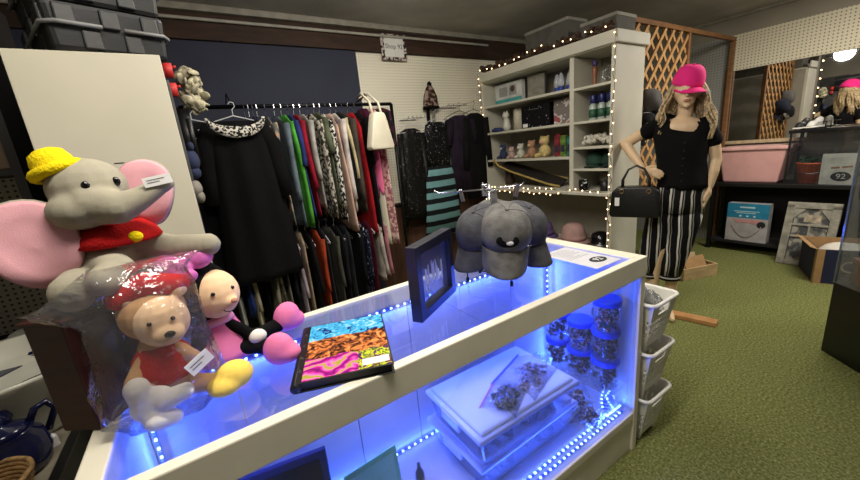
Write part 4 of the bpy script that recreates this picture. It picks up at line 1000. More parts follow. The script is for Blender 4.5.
for i in range(6):
    r_, c_ = divmod(i, 3)
    t = it('bottle', ('front left', 'front middle', 'front right', 'back left', 'back middle', 'back right')[i] + ' blue capped bottle with green label on the narrow shelf', 'bottle', (SX + .11 + .08 * r_, 1.845 - .075 * c_ , 1.5525), 0, 'blue capped bottles on the narrow shelf')
    MB().lathe([(.028, 0), (.03, .008), (.03, .11), (.014, .135)], n=14).build('body', mat('pale bottle', (176, 188, 178), .3), t, True)
    MB().lathe([(.0306, .02), (.0306, .085)], n=14).build('bottle_label', mat('green label', (48, 96, 72), .6, 0, .3, 50.), t, True)
    MB().lathe([(.018, .13), (.024, .14), (.024, .19), (.02, .195)], n=14).build('cap', mat('navy cap', (28, 34, 92), .4), t, True)
b = MB(); random.seed(8)
for i in range(70): b.ell((random.uniform(-.07, .07), random.uniform(-.12, .12), .02 + random.random() * .06), (.02, .024, .012), [random.random() * 3 for _ in range(3)], 7, 5)
o = b.build('seashells', mat('white shell', (206, 200, 184), .5), None, True); o.location = (SX + .15, 1.79, 1.3495); tag(o, 'heap of white shells on the narrow shelf', 'shells', None, 'stuff')
GRN = mat('forest green cloth', (30, 66, 50), .9, 0, .2)
cap('baseball_cap', 'dark green cap on the narrow shelf, left of the pair', GRN, (SX + .17, 1.85, 1.1955), (0, 0, R(-80)), .92, 'green caps on the narrow shelf', False)
cap('baseball_cap', 'dark green cap on the narrow shelf, right of the pair', mat('bottle green cloth', (22, 50, 40), .9, 0, .2), (SX + .17, 1.71, 1.1955), (0, 0, R(-75)), .92, 'green caps on the narrow shelf', False)
t = it('glass_jar', 'round clear jar on the ledge of the narrow bay', 'jar', (SX + .20, 1.75, .9855)); MB().lathe([(.05, 0), (.065, .03), (.066, .09), (.045, .13), (.048, .145)], n=20).build('body', clear('jar glass', (200, 200, 190), .2, .05, .3, (170, 165, 150)), t, True); MB().lathe([(.05, .146), (.05, .16), (.02, .168)], n=20).build('lid', mat('brown lid', (120, 100, 74), .5), t, True)
t = it('mug', 'black and white mug on the ledge beside the divider', 'mug', (SX + .06, 1.89, .9855)); MB().lathe([(.036, 0), (.038, .004), (.038, .085), (.034, .086), (.033, .02)], n=20).build('body', speckle('black white glaze', (18, 18, 20), (190, 190, 186), 30., .6, .3), t, True); MB().tube([(0, -.036, .07), (0, -.06, .06), (0, -.06, .03), (0, -.036, .018)], .005, 6).build('handle', BLACK, t, True)
t = it('mug', 'black mug on the ledge in front of the round jar', 'mug', (SX + .07, 1.70, .9855)); MB().lathe([(.036, 0), (.038, .004), (.038, .08), (.034, .081), (.033, .02)], n=20).build('body', BLACK, t, True); MB().tube([(0, -.036, .07), (0, -.06, .06), (0, -.06, .03), (0, -.036, .018)], .005, 6).build('handle', BLACK, t, True)
# hats in the lower opening
def brimhat(label, y, m, band, s=1.):
    t = it('felt_hat', label, 'hat', (SX + .19, y, .4555), 0, 'hats in the lower opening of the white shelf')
    b = MB(); b.lathe([(.15 * s, .012), (.152 * s, .018), (.105 * s, .03), (.10 * s, .09 * s), (.085 * s, .145 * s), (.05 * s, .17 * s), (.0, .176 * s)], n=30); b.build('body', m, t, True)
    b = MB(); b.lathe([(.107 * s, .031), (.106 * s, .055), (.1035 * s, .056)], n=30); b.build('hat_band', band, t, True)
brimhat('purple felt hat in the lower opening', 2.44, mat('purple felt', (106, 84, 136), .95, 0, .12), mat('violet band', (84, 62, 112), .8))
brimhat('dusty pink felt hat in the lower opening', 2.08, mat('dusty pink felt', (186, 148, 142), .95, 0, .1), mat('pink band', (166, 124, 120), .8), 1.08)
t = it('top_hat', 'shiny black hat at the near end of the lower opening', 'hat', (SX + .17, 1.79, .4555)); MB().lathe([(.13, .01), (.13, .018), (.088, .022), (.084, .09), (.07, .13), (.03, .15), (0, .152)], n=30).build('body', mat('shiny black', (16, 16, 18), .2), t, True); MB().lathe([(.0895, .024), (.087, .05)], n=30).build('hat_band', mat('silver band', (120, 120, 124), .3, .8), t, True)
# boxes on top of the shelf
for lb, y0, y1, z1, x0 in (('large grey carton on top of the white shelf', 2.10, 2.56, 2.40, 2.86), ('flat grey carton at the near end of the shelf top', 1.68, 1.98, 2.30, 2.86)):
    t = thing('storage_carton', lb, 'carton', (x0, y0, 2.0755), 0)
    MB().box((0, 0, 0), (.26, y1 - y0, z1 - 2.0755)).build('body', mat('grey board', (92, 89, 82), .8), t, bevel=.003)
    MB().box((-.005, -.005, z1 - 2.0755 - .02), (.265, y1 - y0 + .005, z1 - 2.0755 + .004)).build('lid', mat('pale grey board', (150, 146, 134), .7), t, bevel=.002)
# garland and string lights
b = MB(); random.seed(14)
for i in range(170):
    y = SY0 + .02 + (SY1 - SY0 - .04) * random.random(); b.ell((SX - .0 + random.uniform(-.02, .03), y, 2.158 + random.uniform(0, .05)), (.022, .028, .008), [random.random() * 3 for _ in range(3)], 7, 5)
o = b.build('leaf_garland', mat('brown dried leaves', (76, 52, 36), .8, 0, .4, 30.), None, True); tag(o, 'brown dried leaf garland along the top of the white shelf', 'garland', None, 'stuff')
WARM = emit('warm lamp', (255, 214, 160), 4.5)
def fairy(name, label, pts, n, seed=0, jit=.012):
    random.seed(seed); t = thing(name, label, 'string lights', pts[0], 0, 'string lights on the white shelf'); P = [Vector(p) - Vector(pts[0]) for p in pts]
    seg = [(P[i + 1] - P[i]).length for i in range(len(P) - 1)]; L = sum(seg); path = []
    for i in range(n * 2 + 1):
        d = L * i / (n * 2)
        for j, s_ in enumerate(seg):
            if d <= s_ or j == len(seg) - 1: path.append(P[j].lerp(P[j + 1], min(1, d / s_))); break
            d -= s_
    path = [p + Vector([random.uniform(-jit, jit) * (1 if 0 < i < n * 2 else 0) for _ in range(3)]) for i, p in enumerate(path)]
    MB().tube(path, .0025, 4).build('cable', mat('brown cable', (96, 76, 56), .6), t, True)
    first = None
    for p in path[1::2]:
        q = p + Vector((random.uniform(-.006, .0), random.uniform(-.006, .006), random.uniform(-.006, .006)))
        if first is None: b = MB(); b.ell((0, 0, 0), (.0043, .0043, .0056), None, 8, 6); first = o = b.build('bulb', WARM, t, True)
        else: o = first.copy(); COL.objects.link(o); o.parent = t
        o.location = q
    return t
fairy('string_lights', 'string lights along the top cornice of the white shelf', [(SX - .045, SY0 + .01, 2.17), (SX - .045, 2.3, 2.185), (SX - .045, SY1 - .02, 2.17)], 16, 1, .02)
fairy('string_lights', 'string lights down the near front edge of the white shelf', [(SX - .045, SY0 - .035, 2.155), (SX - .014, SY0 + .0, 2.03), (SX - .014, SY0 + .01, 1.0)], 15, 2)
fairy('string_lights', 'string lights down the lower near edge of the white shelf', [(SX - .062, SY0 + .0, .97), (SX - .016, SY0 + .012, .93), (SX - .016, SY0 + .012, .45)], 9, 7)
fairy('string_lights', 'string lights down the far front edge of the white shelf', [(SX - .045, SY1 - .015, 2.15), (SX - .016, SY1 - .02, 2.04), (SX - .016, SY1 - .02, .50)], 22, 3)
fairy('string_lights', 'string lights looped along the ledge of the white shelf', [(SX - .04, SY0 + .06, .992), (SX - .04, 2.0, .995), (SX - .06, 2.02, .96), (SX - .06, 2.95, .955), (SX - .045, 2.97, .993), (SX - .042, 2.1, .995)], 34, 4, .009)

# ------------------------------------------------------------------ lattice screen beyond
LAT = wood('lattice pine', (158, 116, 70), (196, 152, 100), (3, 3, 3), .6)
LY = 1.77
la = thing('lattice_screen', 'open wooden lattice screen standing behind the mannequin', 'lattice screen', (3.15, LY, 0))
FR = wood('frame pine', (110, 76, 46), (140, 98, 60), (2, 2, 8), .6)
def lp(lo, hi): MB().box(lo, hi).build('frame_bar', FR, la, bevel=.003)
lp((0, -.02, 2.29), (2.18, .02, 2.33)); lp((1.06, -.02, 0), (1.10, .02, 2.29)); lp((2.14, -.02, 0), (2.18, .02, 2.29)); lp((0, -.02, .80), (1.06, .02, .84)); lp((0, -.02, 0), (.035, .02, 2.29))
b = MB(); W_, H_, z0_ = 1.025, 1.45, .84
sl = 1.15
for d in (1, -1):
    k = -H_ / sl
    while k < W_:
        xa, xb = max(0, k), min(W_, k + H_ / sl)
        if xb - xa > .01:
            za, zb = (xa - k) * sl, (xb - k) * sl
            X0, X1 = (xa, xb) if d > 0 else (W_ - xa, W_ - xb)
            p, q = Vector((X0 + .035, 0, za + z0_)), Vector((X1 + .035, 0, zb + z0_)); u = (q - p).normalized(); n_ = Vector((-u.z, 0, u.x)) * .015
            y0, y1 = (-.012, -.002) if d > 0 else (.002, .012)
            b.add([tuple(v) for v in (p - n_ + Vector((0, y0, 0)), q - n_ + Vector((0, y0, 0)), q + n_ + Vector((0, y0, 0)), p + n_ + Vector((0, y0, 0)), p - n_ + Vector((0, y1, 0)), q - n_ + Vector((0, y1, 0)), q + n_ + Vector((0, y1, 0)), p + n_ + Vector((0, y1, 0)))], [(0, 1, 2, 3), (7, 6, 5, 4), (0, 4, 5, 1), (1, 5, 6, 2), (2, 6, 7, 3), (3, 7, 4, 0)])
        k += .150
b.build('lattice_slats', LAT, la)
# partition beyond the lattice (dark) – the alcove's shelving
t = thing('alcove_cabinet', 'dark cabinet in the alcove behind the lattice screen', 'cabinet', (3.30, 2.45, 0))
MB().box((0, 0, 0), (1.25, .45, 2.05)).build('body', mat('dark alcove wood', (60, 54, 48), .7), t, bevel=.004)
for i in range(2): MB().box((.03 + .6 * i, -.018, .05), (.61 + .6 * i, 0, 2.0)).build('door', mat('dark alcove door', (74, 66, 58), .7), t, bevel=.004)
cap('baseball_cap', 'navy cap hanging on the lattice behind the mannequin', mat('navy cloth', (26, 30, 52), .9), (3.64, 1.742, 1.56), (R(80), 0, R(10)), 1.05, 'caps hanging on the lattice', False)
cap('baseball_cap', 'black and white cap hanging on the lattice beside the white shelf', speckle('black white cloth', (24, 24, 26), (180, 176, 170), 14., .6), (3.43, 1.742, 1.48), (R(82), 0, R(-12)), 1.05, 'caps hanging on the lattice', False)
cap('baseball_cap', 'grey cap hanging on the lattice above the black and white cap', mat('grey cloth', (92, 90, 88), .9), (3.47, 1.742, 1.68), (R(84), 0, R(6)), 1., 'caps hanging on the lattice', False)

# ------------------------------------------------------------------ mannequin
SKIN = mat('mannequin skin', (222, 190, 152), .45, 0, .03)
mn = thing('mannequin', 'blonde mannequin in black blouse and striped trousers, hand on hip', 'mannequin', (2.93, 1.21, 0), R(-67.5))
b = MB()
# legs and feet
b.chain([(.075, .0, .98, .085), (.035, -.01, .53, .058), (.025, .0, .50, .056), (.0, .02, .33, .050), (-.015, .03, .10, .033), (-.012, .025, .055, .032)])
b.chain([(-.012, .03, .035, .030), (.005, -.06, .026, .028), (.022, -.13, .02, .019)])
b.chain([(-.075, .0, .98, .085), (-.10, -.03, .53, .058), (-.105, -.03, .50, .056), (-.125, -.02, .33, .050), (-.135, -.005, .10, .033), (-.135, -.005, .055, .032)])
b.chain([(-.135, 0, .035, .030), (-.14, -.09, .026, .028), (-.145, -.16, .02, .019)])
# trunk
b.ell((.0, .0, 1.00), (.150, .105, .12)); b.ell((.005, .0, 1.14), (.118, .085, .12)); b.ell((-.005, -.002, 1.30), (.135, .098, .13)); b.ell((-.02, .005, 1.42), (.145, .080, .085))
b.chain([(-.165, .01, 1.455, .050), (.125, .01, 1.425, .050)])
for x in (-.065, .06): b.ell((x, -.058, 1.315), (.050, .040, .050))
b.chain([(-.01, .012, 1.45, .052), (.0, .0, 1.52, .047), (.0, -.005, 1.57, .048)])
# head with brow, nose, lips, chin, ears
b.ell((.0, -.005, 1.675), (.074, .090, .098)); b.ell((.003, -.035, 1.615), (.052, .058, .062)); b.ell((.004, -.078, 1.572), (.022, .018, .018))
b.chain([(.005, -.094, 1.665, .011), (.006, -.106, 1.638, .013)]); b.ell((.005, -.092, 1.606), (.021, .010, .006)); b.ell((.005, -.090, 1.596), (.018, .010, .006))
for s in (-1, 1): b.ell((s * .075, .0, 1.66), (.010, .02, .03))
# arm on hip (left of picture) and hanging arm
b.chain([(-.175, .01, 1.455, .048), (-.275, .035, 1.40, .041), (-.365, .05, 1.345, .036), (-.30, -.01, 1.255, .035), (-.235, -.075, 1.172, .024)])
b.chain([(.135, .01, 1.425, .047), (.175, .02, 1.30, .042), (.195, .02, 1.20, .036), (.188, -.01, 1.12, .033), (.172, -.03, 1.02, .024)])
# hands: palm, thumb, four fingers each
b.ell((-.195, -.105, 1.150), (.040, .018, .030), (0, R(18), R(-8)))
for i, (dz, L_) in enumerate(((.016, .060), (.004, .072), (-.009, .068), (-.022, .052))):
    b.chain([(-.170, -.116, 1.143 + dz, .0105), (-.170 + L_ * .5, -.126, 1.137 + dz * 1.25, .0095), (-.170 + L_, -.122, 1.122 + dz * 1.35, .0080)])
b.chain([(-.200, -.108, 1.172, .012), (-.168, -.120, 1.186, .010), (-.145, -.120, 1.182, .0085)])
b.ell((.166, -.038, .978), (.022, .034, .044))
for i, (dy, L_) in enumerate(((-.026, .062), (-.009, .074), (.008, .070), (.024, .052))):
    b.chain([(.164, -.04 + dy, .945, .0105), (.156, -.046 + dy * 1.1, .945 - L_ * .5, .0095), (.146, -.044 + dy * 1.1, .945 - L_, .0080)])
b.chain([(.158, -.062, .985, .012), (.148, -.082, .955, .010), (.144, -.086, .930, .0085)])
blob('body', b, SKIN, mn, .0065, 3)
b = MB(); b.ell((.005, -.0985, 1.6065), (.019, .006, .004)); b.ell((.005, -.0965, 1.5965), (.016, .006, .0042)); b.build('lips', mat('rose lips', (176, 96, 88), .5), mn, True)
for s in (-1, 1):
    MB().ell((.005 + s * .030, -.082, 1.672), (.013, .006, .007)).build('eye', mat('eye white', (220, 216, 206), .3), mn, True)
# blouse
b = MB(); rings = []; N = 48
for z, cx, rx, ry, v in ((1.500, -.012, .108, .066, 1.), (1.475, -.016, .150, .080, .55), (1.44, -.018, .172, .092, .2), (1.36, -.012, .168, .112, 0), (1.30, -.006, .160, .122, 0), (1.20, .0, .148, .108, 0), (1.12, .008, .150, .112, 0), (1.05, .018, .156, .122, 0), (1.015, .022, .160, .126, 0)):
    ring = []
    for q in range(N):
        a = 2 * PI * q / N; fr = max(0, -math.sin(a)); w = 1 + (.018 * math.sin(7 * a + z * 20) if z < 1.3 else 0)
        zz = z + cx * 0 + (-.150 * v * max(0, fr - .62) ** 1. / .38 if fr > .62 else 0) - (a and .0) + (.012 * math.sin(9 * a) if z < 1.02 else 0) - .045 * math.cos(a) * (1 if z > 1.4 else 0)
        ring.append((cx + rx * w * math.cos(a), ry * w * math.sin(a), zz))
    rings.append(ring)
b.loft(rings); sh_ = b.build('blouse', F('black crepe', (17, 16, 18), .2), mn, True)
b = MB(); b.chain([(-.150, .01, 1.462, .060), (-.215, .022, 1.425, .060)]); blob('sleeve', b, BLKCLOTH, mn, .006, 4)
b = MB(); b.chain([(.115, .01, 1.43, .060), (.160, .018, 1.35, .058), (.168, .018, 1.33, .057)]); blob('sleeve', b, BLKCLOTH, mn, .006, 4)
b = MB()
for i in range(6): b.ell((.012 - .001 * i, -.122 if 1 < i < 4 else -.118, 1.33 - .052 * i), (.006, .004, .006), None, 8, 6)
b.build('button', INK, sh_, True)
# striped cropped trousers
STRP = stripes('black trousers with white stripes', [(0, (16, 16, 18)), (.44, (206, 202, 194)), (.62, (20, 20, 22)), (.74, (140, 138, 132)), (.84, (16, 16, 18))], 'X', 16., .85, .03)
b = MB(); rings = []
for z, cx, rx, ry in ((1.10, .005, .130, .098), (1.0, .008, .158, .118), (.92, .0, .170, .125), (.84, -.008, .172, .122)):
    rings.append([(cx + rx * math.cos(a), ry * math.sin(a), z) for a in [2 * PI * q / 40 for q in range(40)]])
b.loft(rings)
for pts in (((.062, .90, .098), (.045, .75, .100), (.02, .60, .098), (-.010, .45, .086), (-.020, .34, .070)), ((-.085, .90, .098), (-.10, .75, .100), (-.125, .60, .098), (-.150, .45, .084), (-.158, .345, .068))):
    rings = []
    for (x, z, r) in pts:
        rings.append([(x + r * math.cos(a) * (1 + .05 * math.sin(6 * a + z * 8)), -.005 + r * 1.02 * math.sin(a), z) for a in [2 * PI * q / 36 for q in range(36)]])
    b.loft(rings)
tr = b.build('trousers', STRP, mn, True)
for x, z in ((-.021, .325), (-.159, .33)):
    c = MB(); c.lathe([(.070, -.02), (.074, -.018), (.074, .02), (.068, .022)], (x, -.005, z), 28); c.build('trouser_cuff', stripes('cuff bands', [(0, (18, 18, 20)), (.4, (170, 168, 162)), (.7, (18, 18, 20))], 'Z', 26.), tr, True)
# long blonde hair
b = MB(); random.seed(17)
for i in range(120):
    a = R(-22) + R(224) * i / 119; s = math.cos(a)          # from the right temple round the back to the left temple
    k_ = random.uniform(.86, 1.08); x0, y0 = .074 * math.cos(a) * k_, .010 + .088 * math.sin(a) * k_
    L_ = random.uniform(.25, .33) + (.06 if s > 0 else 0); ph = a * 5 + random.uniform(-.5, .5); pts = []; rs = []
    for j in range(14):
        u = j / 13; out = 1 + .50 * math.sin(min(1, u * 1.5) * PI / 2) + .30 * u
        pts.append((x0 * out + .016 * math.sin(u * 11 + ph) * u ** .7 + (.035 * u if s > .3 else -.02 * u), y0 * (1 + .25 * u) - .06 * u * abs(s) + .012 * math.cos(u * 10 + ph) * u, 1.725 - L_ * u))
        rs.append(.0088 * (1.1 - .75 * u ** 2))
    b.tube(pts, rs, 5)
b.ell((0, .018, 1.70), (.082, .092, .085))
b.build('hair', mat('blonde hair', (212, 184, 140), .6, 0, .42, 60., .3, 120.), mn, True)
wm = Matrix.Translation((2.93, 1.21, 0)) @ Matrix.Rotation(R(-67.5), 4, 'Z')
def MW(x, y, z): return tuple(wm @ Vector((x, y, z)))
PK = mat('hot pink cotton', (238, 34, 130), .85, 0, .06, 14.)
pc = cap('baseball_cap', 'bright pink cap worn low on the mannequin head', PK, MW(.0, .010, 1.712), (R(20), R(3), R(-67.5 + 30)), 1.08, None, False)
b = MB(); b.T = TM((.028, -.150, -.012), R(70), 0, 0); b.box((-.028, -.004, -.006), (.028, .004, .006)); b.build('brim_label', WHITEP, pc)
# black handbag on the forearm
BL = mat('black pebbled leather', (16, 15, 17), .35, 0, .2, 40., .3, 90.)
hb = thing('handbag', 'black leather handbag hanging from the mannequin arm', 'handbag', MW(-.262, -.172, .825), R(-67.5))
b = MB(); b.prism([(-.165, .02), (-.15, 0), (.15, 0), (.165, .02), (.150, .19), (.11, .225), (-.11, .225), (-.150, .19)], -.055, .055); b.build('body', BL, hb, True, bevel=.02, seg=4)
for s in (-1, 1):
    b = MB(); b.tube([(s * .085, -.03, .20), (s * .085, -.02, .27), (s * .05, -.0, .345), (0, .0, .372), (-s * .05, 0.0, .345), (-s * .085, .03, .27), (-s * .085, .04, .20)], .008, 7); b.build('handle', BL, hb, True)
b = MB()
for x in (-.085, .085): b.tube([(x + .014 * math.cos(a), -.058, .195 + .014 * math.sin(a)) for a in [2 * PI * q / 12 for q in range(12)]], .003, 5, True)
b.build('ring', mat('gold metal', (190, 160, 100), .3, 1.), hb, True)
b = MB(); b.box((-.125, -.068, .09), (-.095, -.064, .15)); b.build('hang_tag', TAGP, hb)
# ------------------------------------------------------------------ right wall: black table, bin, case, mirrors
TX = 4.95
tb = thing('display_table', 'long black display table against the right wall', 'table', (TX, .35, 0))
MB().box((0, 0, .735), (.385, 1.38, .775)).build('top', BLACK, tb, bevel=.004)
MB().box((.36, .02, .0), (.38, 1.36, .735)).build('back_panel', mat('matt black', (12, 11, 12), .8), tb)
MB().box((.01, .03, .095), (.36, 1.35, .125)).build('lower_shelf', mat('matt black shelf', (16, 14, 15), .7), tb, bevel=.003)
for x, y in ((.01, .01), (.01, 1.33), (.335, .01), (.335, 1.33)): MB().box((x, y, 0), (x + .04, y + .04, .735)).build('leg', BLACK, tb)
PKB = mat('pink plastic', (220, 168, 164), .45, 0, .04)
t = thing('storage_bin', 'large pink plastic storage bin on the black table', 'storage bin', (TX + .19, 1.405, .7755))
b = MB(); b.taper((0, 0, 0), (.27, .46), (.33, .57), .35); b.build('body', PKB, t, bevel=.02, seg=3)
b = MB(); b.taper((0, 0, .345), (.365, .61), (.36, .605), .035); b.build('lid', mat('pink lid', (226, 176, 170), .45), t, bevel=.01, seg=3)
# black framed glass case
cs = thing('glass_case', 'black framed glass case on the table beside the pink bin', 'display case', (TX + .005, .36, .7755))
CL, CD, CH = .755, .36, .52
for x in (0, CD - .014):
    for y in (0, CL - .014): MB().box((x, y, 0), (x + .014, y + .014, CH - .03)).build('post', BLACK, cs)
MB().box((-.01, -.01, CH - .03), (CD + .01, CL + .01, CH)).build('top', mat('smoked black top', (26, 26, 28), .15), cs, bevel=.003)
MB().box((.014, .014, .30), (CD - .014, CL - .014, .306)).build('glass_shelf', GLASS, cs)
MB().box((.004, .014, .0), (.008, CL - .014, CH - .03)).build('glass_pane', GLASS, cs)
t = thing('bucket', 'orange plastic bucket inside the glass case', 'bucket', (TX + .16, .955, .7765))
MB().lathe([(.088, 0), (.112, .185), (.118, .186), (.118, .20), (.106, .20), (.104, .18)], n=28).build('body', mat('orange plastic', (240, 108, 56), .5), t, True)
MB().tube([(-.115 * math.cos(a), .118 * math.sin(a), .185 - .09 * math.cos(a)) for a in [PI * q / 14 - PI / 2 for q in range(15)]], .003, 5).build('handle', CHROME, t, True)
b = MB(); random.seed(2)
for i in range(24): b.ell((random.uniform(-.07, .07), random.uniform(-.09, .09), .195 + random.random() * .05), (.02, .035, .006), [random.random() * 3 for _ in range(3)], 7, 5)
b.build('green_leaves', mat('dark green leaf', (44, 78, 46), .7), t, True)
t = thing('card_sign', 'white card sign with the number 92 in the glass case', 'sign', (TX + .03, .755, .7765), R(-90), rot=(0, R(0), R(-94)))
MB().box((-.118, -.003, 0), (.118, .003, .285)).build('card', mat('cream card', (206, 204, 186), .8), t)
o = MB().lathe([(.066, 0), (.066, .001)], (.02, -.0032, .075), 30, (PI / 2, 0, 0), sy=.66).build('oval_mark', mat('dark oval', (34, 34, 36), .6), t)
text('oval_number', '92', .066, mat('pale number', (206, 204, 190), .8), TM((.02, -.0045, .075), PI / 2), t, .0004)
b = MB(); b.box((-.05, -.0042, .148), (.005, -.003, .164), (0, R(-6), 0)); b.box((.02, -.0042, .156), (.085, -.003, .172), (0, R(-6), 0)); b.build('brown_print', mat('brown print mark', (150, 110, 84), .8), t)
b = MB()
for i in range(4): b.box((-.06, -.0038, .19 + i * .017), (.08 - .02 * (i % 2), -.003, .1925 + i * .017))
b.build('printed_lines', mat('grey lines', (150, 148, 136), .8), t)
wr_ = thing('wire_rack', 'small black wire rack on top of the glass case', 'wire rack', (TX + .10, .90, 1.2965))
b = MB()
for z in (.0035, .055): b.tube([(0, 0, z), (.2, 0, z), (.2, .2, z), (0, .2, z)], .0035, 5, True)
for x, y in ((0, 0), (.2, 0), (.2, .2), (0, .2)): b.tube([(x, y, 0.0), (x, y, .06)], .0035, 5)
for i in range(1, 6): b.tube([(0, .2 * i / 6, .0035), (.2, .2 * i / 6, .0035)], .002, 4)
b.build('wires', DKWIRE, wr_, True); MB().box((.0, .0, .0055), (.2, .2, .007)).build('tray', BLACK, wr_)
def shoe(label, loc, rz, m):
    t = thing('sneaker', label, 'shoe', loc, rz, 'sneakers on the wire rack'); b = MB()
    b.ell((0, .06, .035), (.034, .06, .032)); b.ell((0, -.03, .045), (.032, .05, .045)); b.ell((0, -.055, .07), (.028, .028, .03)); b.ell((0, .10, .022), (.032, .035, .02)); blob('upper', b, m, t, .005, 3)
    b = MB(); b.prism([(-.036, 0), (.036, 0), (.036, .014), (-.036, .014)], -.085, .135); b.build('sole', WHITEP, t, True, bevel=.006)
shoe('white sneaker on the wire rack in front of the mirror', (TX + .155, .975, 1.3040), R(80), mat('white shoe', (206, 204, 198), .6))
shoe('black sneaker on the wire rack in front of the mirror', (TX + .145, 1.06, 1.3040), R(84), mat('black shoe', (30, 30, 32), .5))
MIR = NT('mirror silver'); mb_ = MIR.bsdf(.02, 1.); mb_.inputs['Base Color'].default_value = (.80, .80, .78, 1); MIR = MIR.m
m1 = thing('wall_mirror', 'wide mirror above the pink bin reflecting the lattice', 'mirror', (XR - .014, 1.43, 1.21))
MB().box((-.006, -.355, 0), (0, .355, .765)).build('mirror_glass', MIR, m1)
PINE = wood('pale pine moulding', (168, 150, 118), (194, 178, 146), (2, 9, 2), .6)
MB().box((-.028, -.375, -.035), (0, .375, 0)).build('frame_bar', PINE, m1, bevel=.003)
MB().box((-.028, .355, 0), (0, .385, .80)).build('frame_bar', FR, m1, bevel=.003)
m2 = thing('wall_mirror', 'second mirror above the glass case reflecting the mannequin', 'mirror', (XR - .014, .665, 1.30))
MB().box((-.006, -.38, 0), (0, .385, .672)).build('mirror_glass', MIR, m2)
b = MB(); b.box((-.010, .378, -.005), (0, .392, .677)); b.build('frame_bar', BLACK, m2)
fairy('string_lights', 'string of small lights down the edge of the second mirror', [(XR - .03, 1.05, 1.96), (XR - .03, 1.05, 1.31)], 8, 6, .004)['group'] = ''
for o in list(COL.objects):
    if o.get('group') == '': del o['group']
# boxed item and frame under / before the table
t = thing('product_box', 'blue and white product box standing under the black table', 'box', (TX + .03, 1.37, .1255), 0)
MB().box((0, -.18, 0), (.11, .18, .425)).build('body', mat('white carton', (176, 172, 174), .5), t, bevel=.002)
MB().box((-.0015, -.18, .265), (0, .18, .425)).build('blue_panel', mat('cyan print', (36, 130, 166), .5), t)
b = MB(); b.box((-.0028, -.06, .375), (-.001, .07, .391))
for i in range(2): b.box((-.0028, -.10 + .03 * i, .335 - i * .018), (-.001, .12 - .02 * i, .342 - i * .018))
for y in (-.06, .0, .06): b.box((-.0028, y - .012, .278), (-.001, y + .008, .295))
b.build('box_lettering', mat('pale print letters', (190, 220, 228), .6), t)
b = MB(); b.prism([(-.12, .245), (.13, .25), (.09, .20), (.0, .215), (-.08, .205)], -.0028, -.001, TM((0, 0, 0), 0, 0, -PI / 2)); b.build('box_picture', mat('rose print', (206, 150, 152), .6), t)
b = MB(); b.tube([(-.003, -.13 + .26 * q / 14, .05 + .13 * (2 * q / 14 - 1) ** 2) for q in range(15)], .004, 5); b.build('box_line', mat('mauve print', (160, 140, 142), .6), t, True)
MB().lathe([(.036, 0), (.036, .002)], (-.001, -.125, .20), 22, (0, -PI / 2, 0)).build('oval_mark', INK, t)
of = thing('ornate_frame', 'grey arched window style photo frame leaning against the black table', 'picture frame', (4.795, .862, .0), 0, rot=(0, R(14), 0))
GF = mat('distressed grey paint', (158, 154, 140), .8, 0, .22, 18.)
for lo, hi in (((-.02, -.185, 0), (.02, -.125, .60)), ((-.02, .125, 0), (.02, .185, .60)), ((-.02, -.185, .56), (.02, .185, .62)), ((-.018, -.125, 0), (.018, .125, .05)), ((-.016, -.125, .39), (.014, .125, .412)), ((-.016, -.125, .275), (.014, .125, .297)), ((-.015, -.008, .05), (.013, .008, .39))):
    MB().box(lo, hi).build('frame_bar', GF, of, bevel=.004)
for s in (-1, 1):
    MB().prism([(s * .125, .56), (s * .045, .56), (s * .125, .455)], -.016, .014, TM((0, 0, 0), 0, 0, PI / 2)).build('arch_corner', GF, of)
for lo, hi, m in (((-.004, -.12, .412), (.006, .12, .56), 0), ((-.004, -.12, .297), (.006, -.008, .39), 1), ((-.004, .008, .297), (.006, .12, .39), 1), ((-.004, -.12, .05), (.006, -.008, .275), 0), ((-.004, .008, .05), (.006, .12, .275), 0)):
    MB().box(lo, hi).build('photo', speckle('grey photo %s' % (lo,), (70, 72, 74), (104, 101, 95), 14. + lo[1] * 20, .48, .4, (150, 146, 136)), of)
MB().box((-.006, -.065, .43), (-.003, .05, .50)).build('photo_mat', mat('beige photo', (190, 176, 150), .6, 0, .4, 14.), of)
cb = thing('cardboard_box', 'open navy and brown cardboard box on the carpet near the case', 'cardboard box', (4.335, .69, 0.0), math.atan2(.40, .92))
CBM = mat('brown cardboard', (178, 140, 94), .85, 0, .08); CBN = mat('navy printed card', (30, 34, 70), .7)
L1, W1, H1 = .46, .40, .31
for lo, hi, m in (((0, -W1, 0), (L1, 0, .006), CBM), ((0, -W1, .006), (.006, 0, H1), CBN), ((L1 - .006, -W1, .006), (L1, 0, H1), CBM), ((.006, -.006, .006), (L1 - .006, 0, H1), CBN), ((.006, -W1, .006), (L1 - .006, -W1 + .006, H1), CBM)):
    MB().box(lo, hi).build('side_panel' if hi[2] > .1 else 'bottom', m, cb)
b = MB(); b.box((-.002, -.045, 0), (.001, .002, H1)); b.box((0, -.0, 0), (.045, .003, H1)); b.build('corner_strip', CBM, cb)
b = MB(); b.add([(0, 0, H1), (L1, 0, H1), (L1, .05, H1 + .02), (0, .05, H1 + .02), (0, .003, H1 - .003), (L1, .003, H1 - .003), (L1, .052, H1 + .016), (0, .052, H1 + .016)], [(0, 1, 2, 3), (4, 7, 6, 5), (0, 4, 5, 1), (1, 5, 6, 2), (2, 6, 7, 3), (3, 7, 4, 0)]); b.build('flap', CBM, cb)
text('printed_letter', 'C', .14, mat('cream ink', (206, 186, 146), .7), TM((-.0022, -.19, .16), PI / 2, 0, -PI / 2), cb, .0004)
t = thing('white_pillow', 'white bundle of cloth lying in the cardboard box', 'cloth', cb.matrix_basis @ Vector((.22, -.2, .0065)), math.atan2(.40, .92))
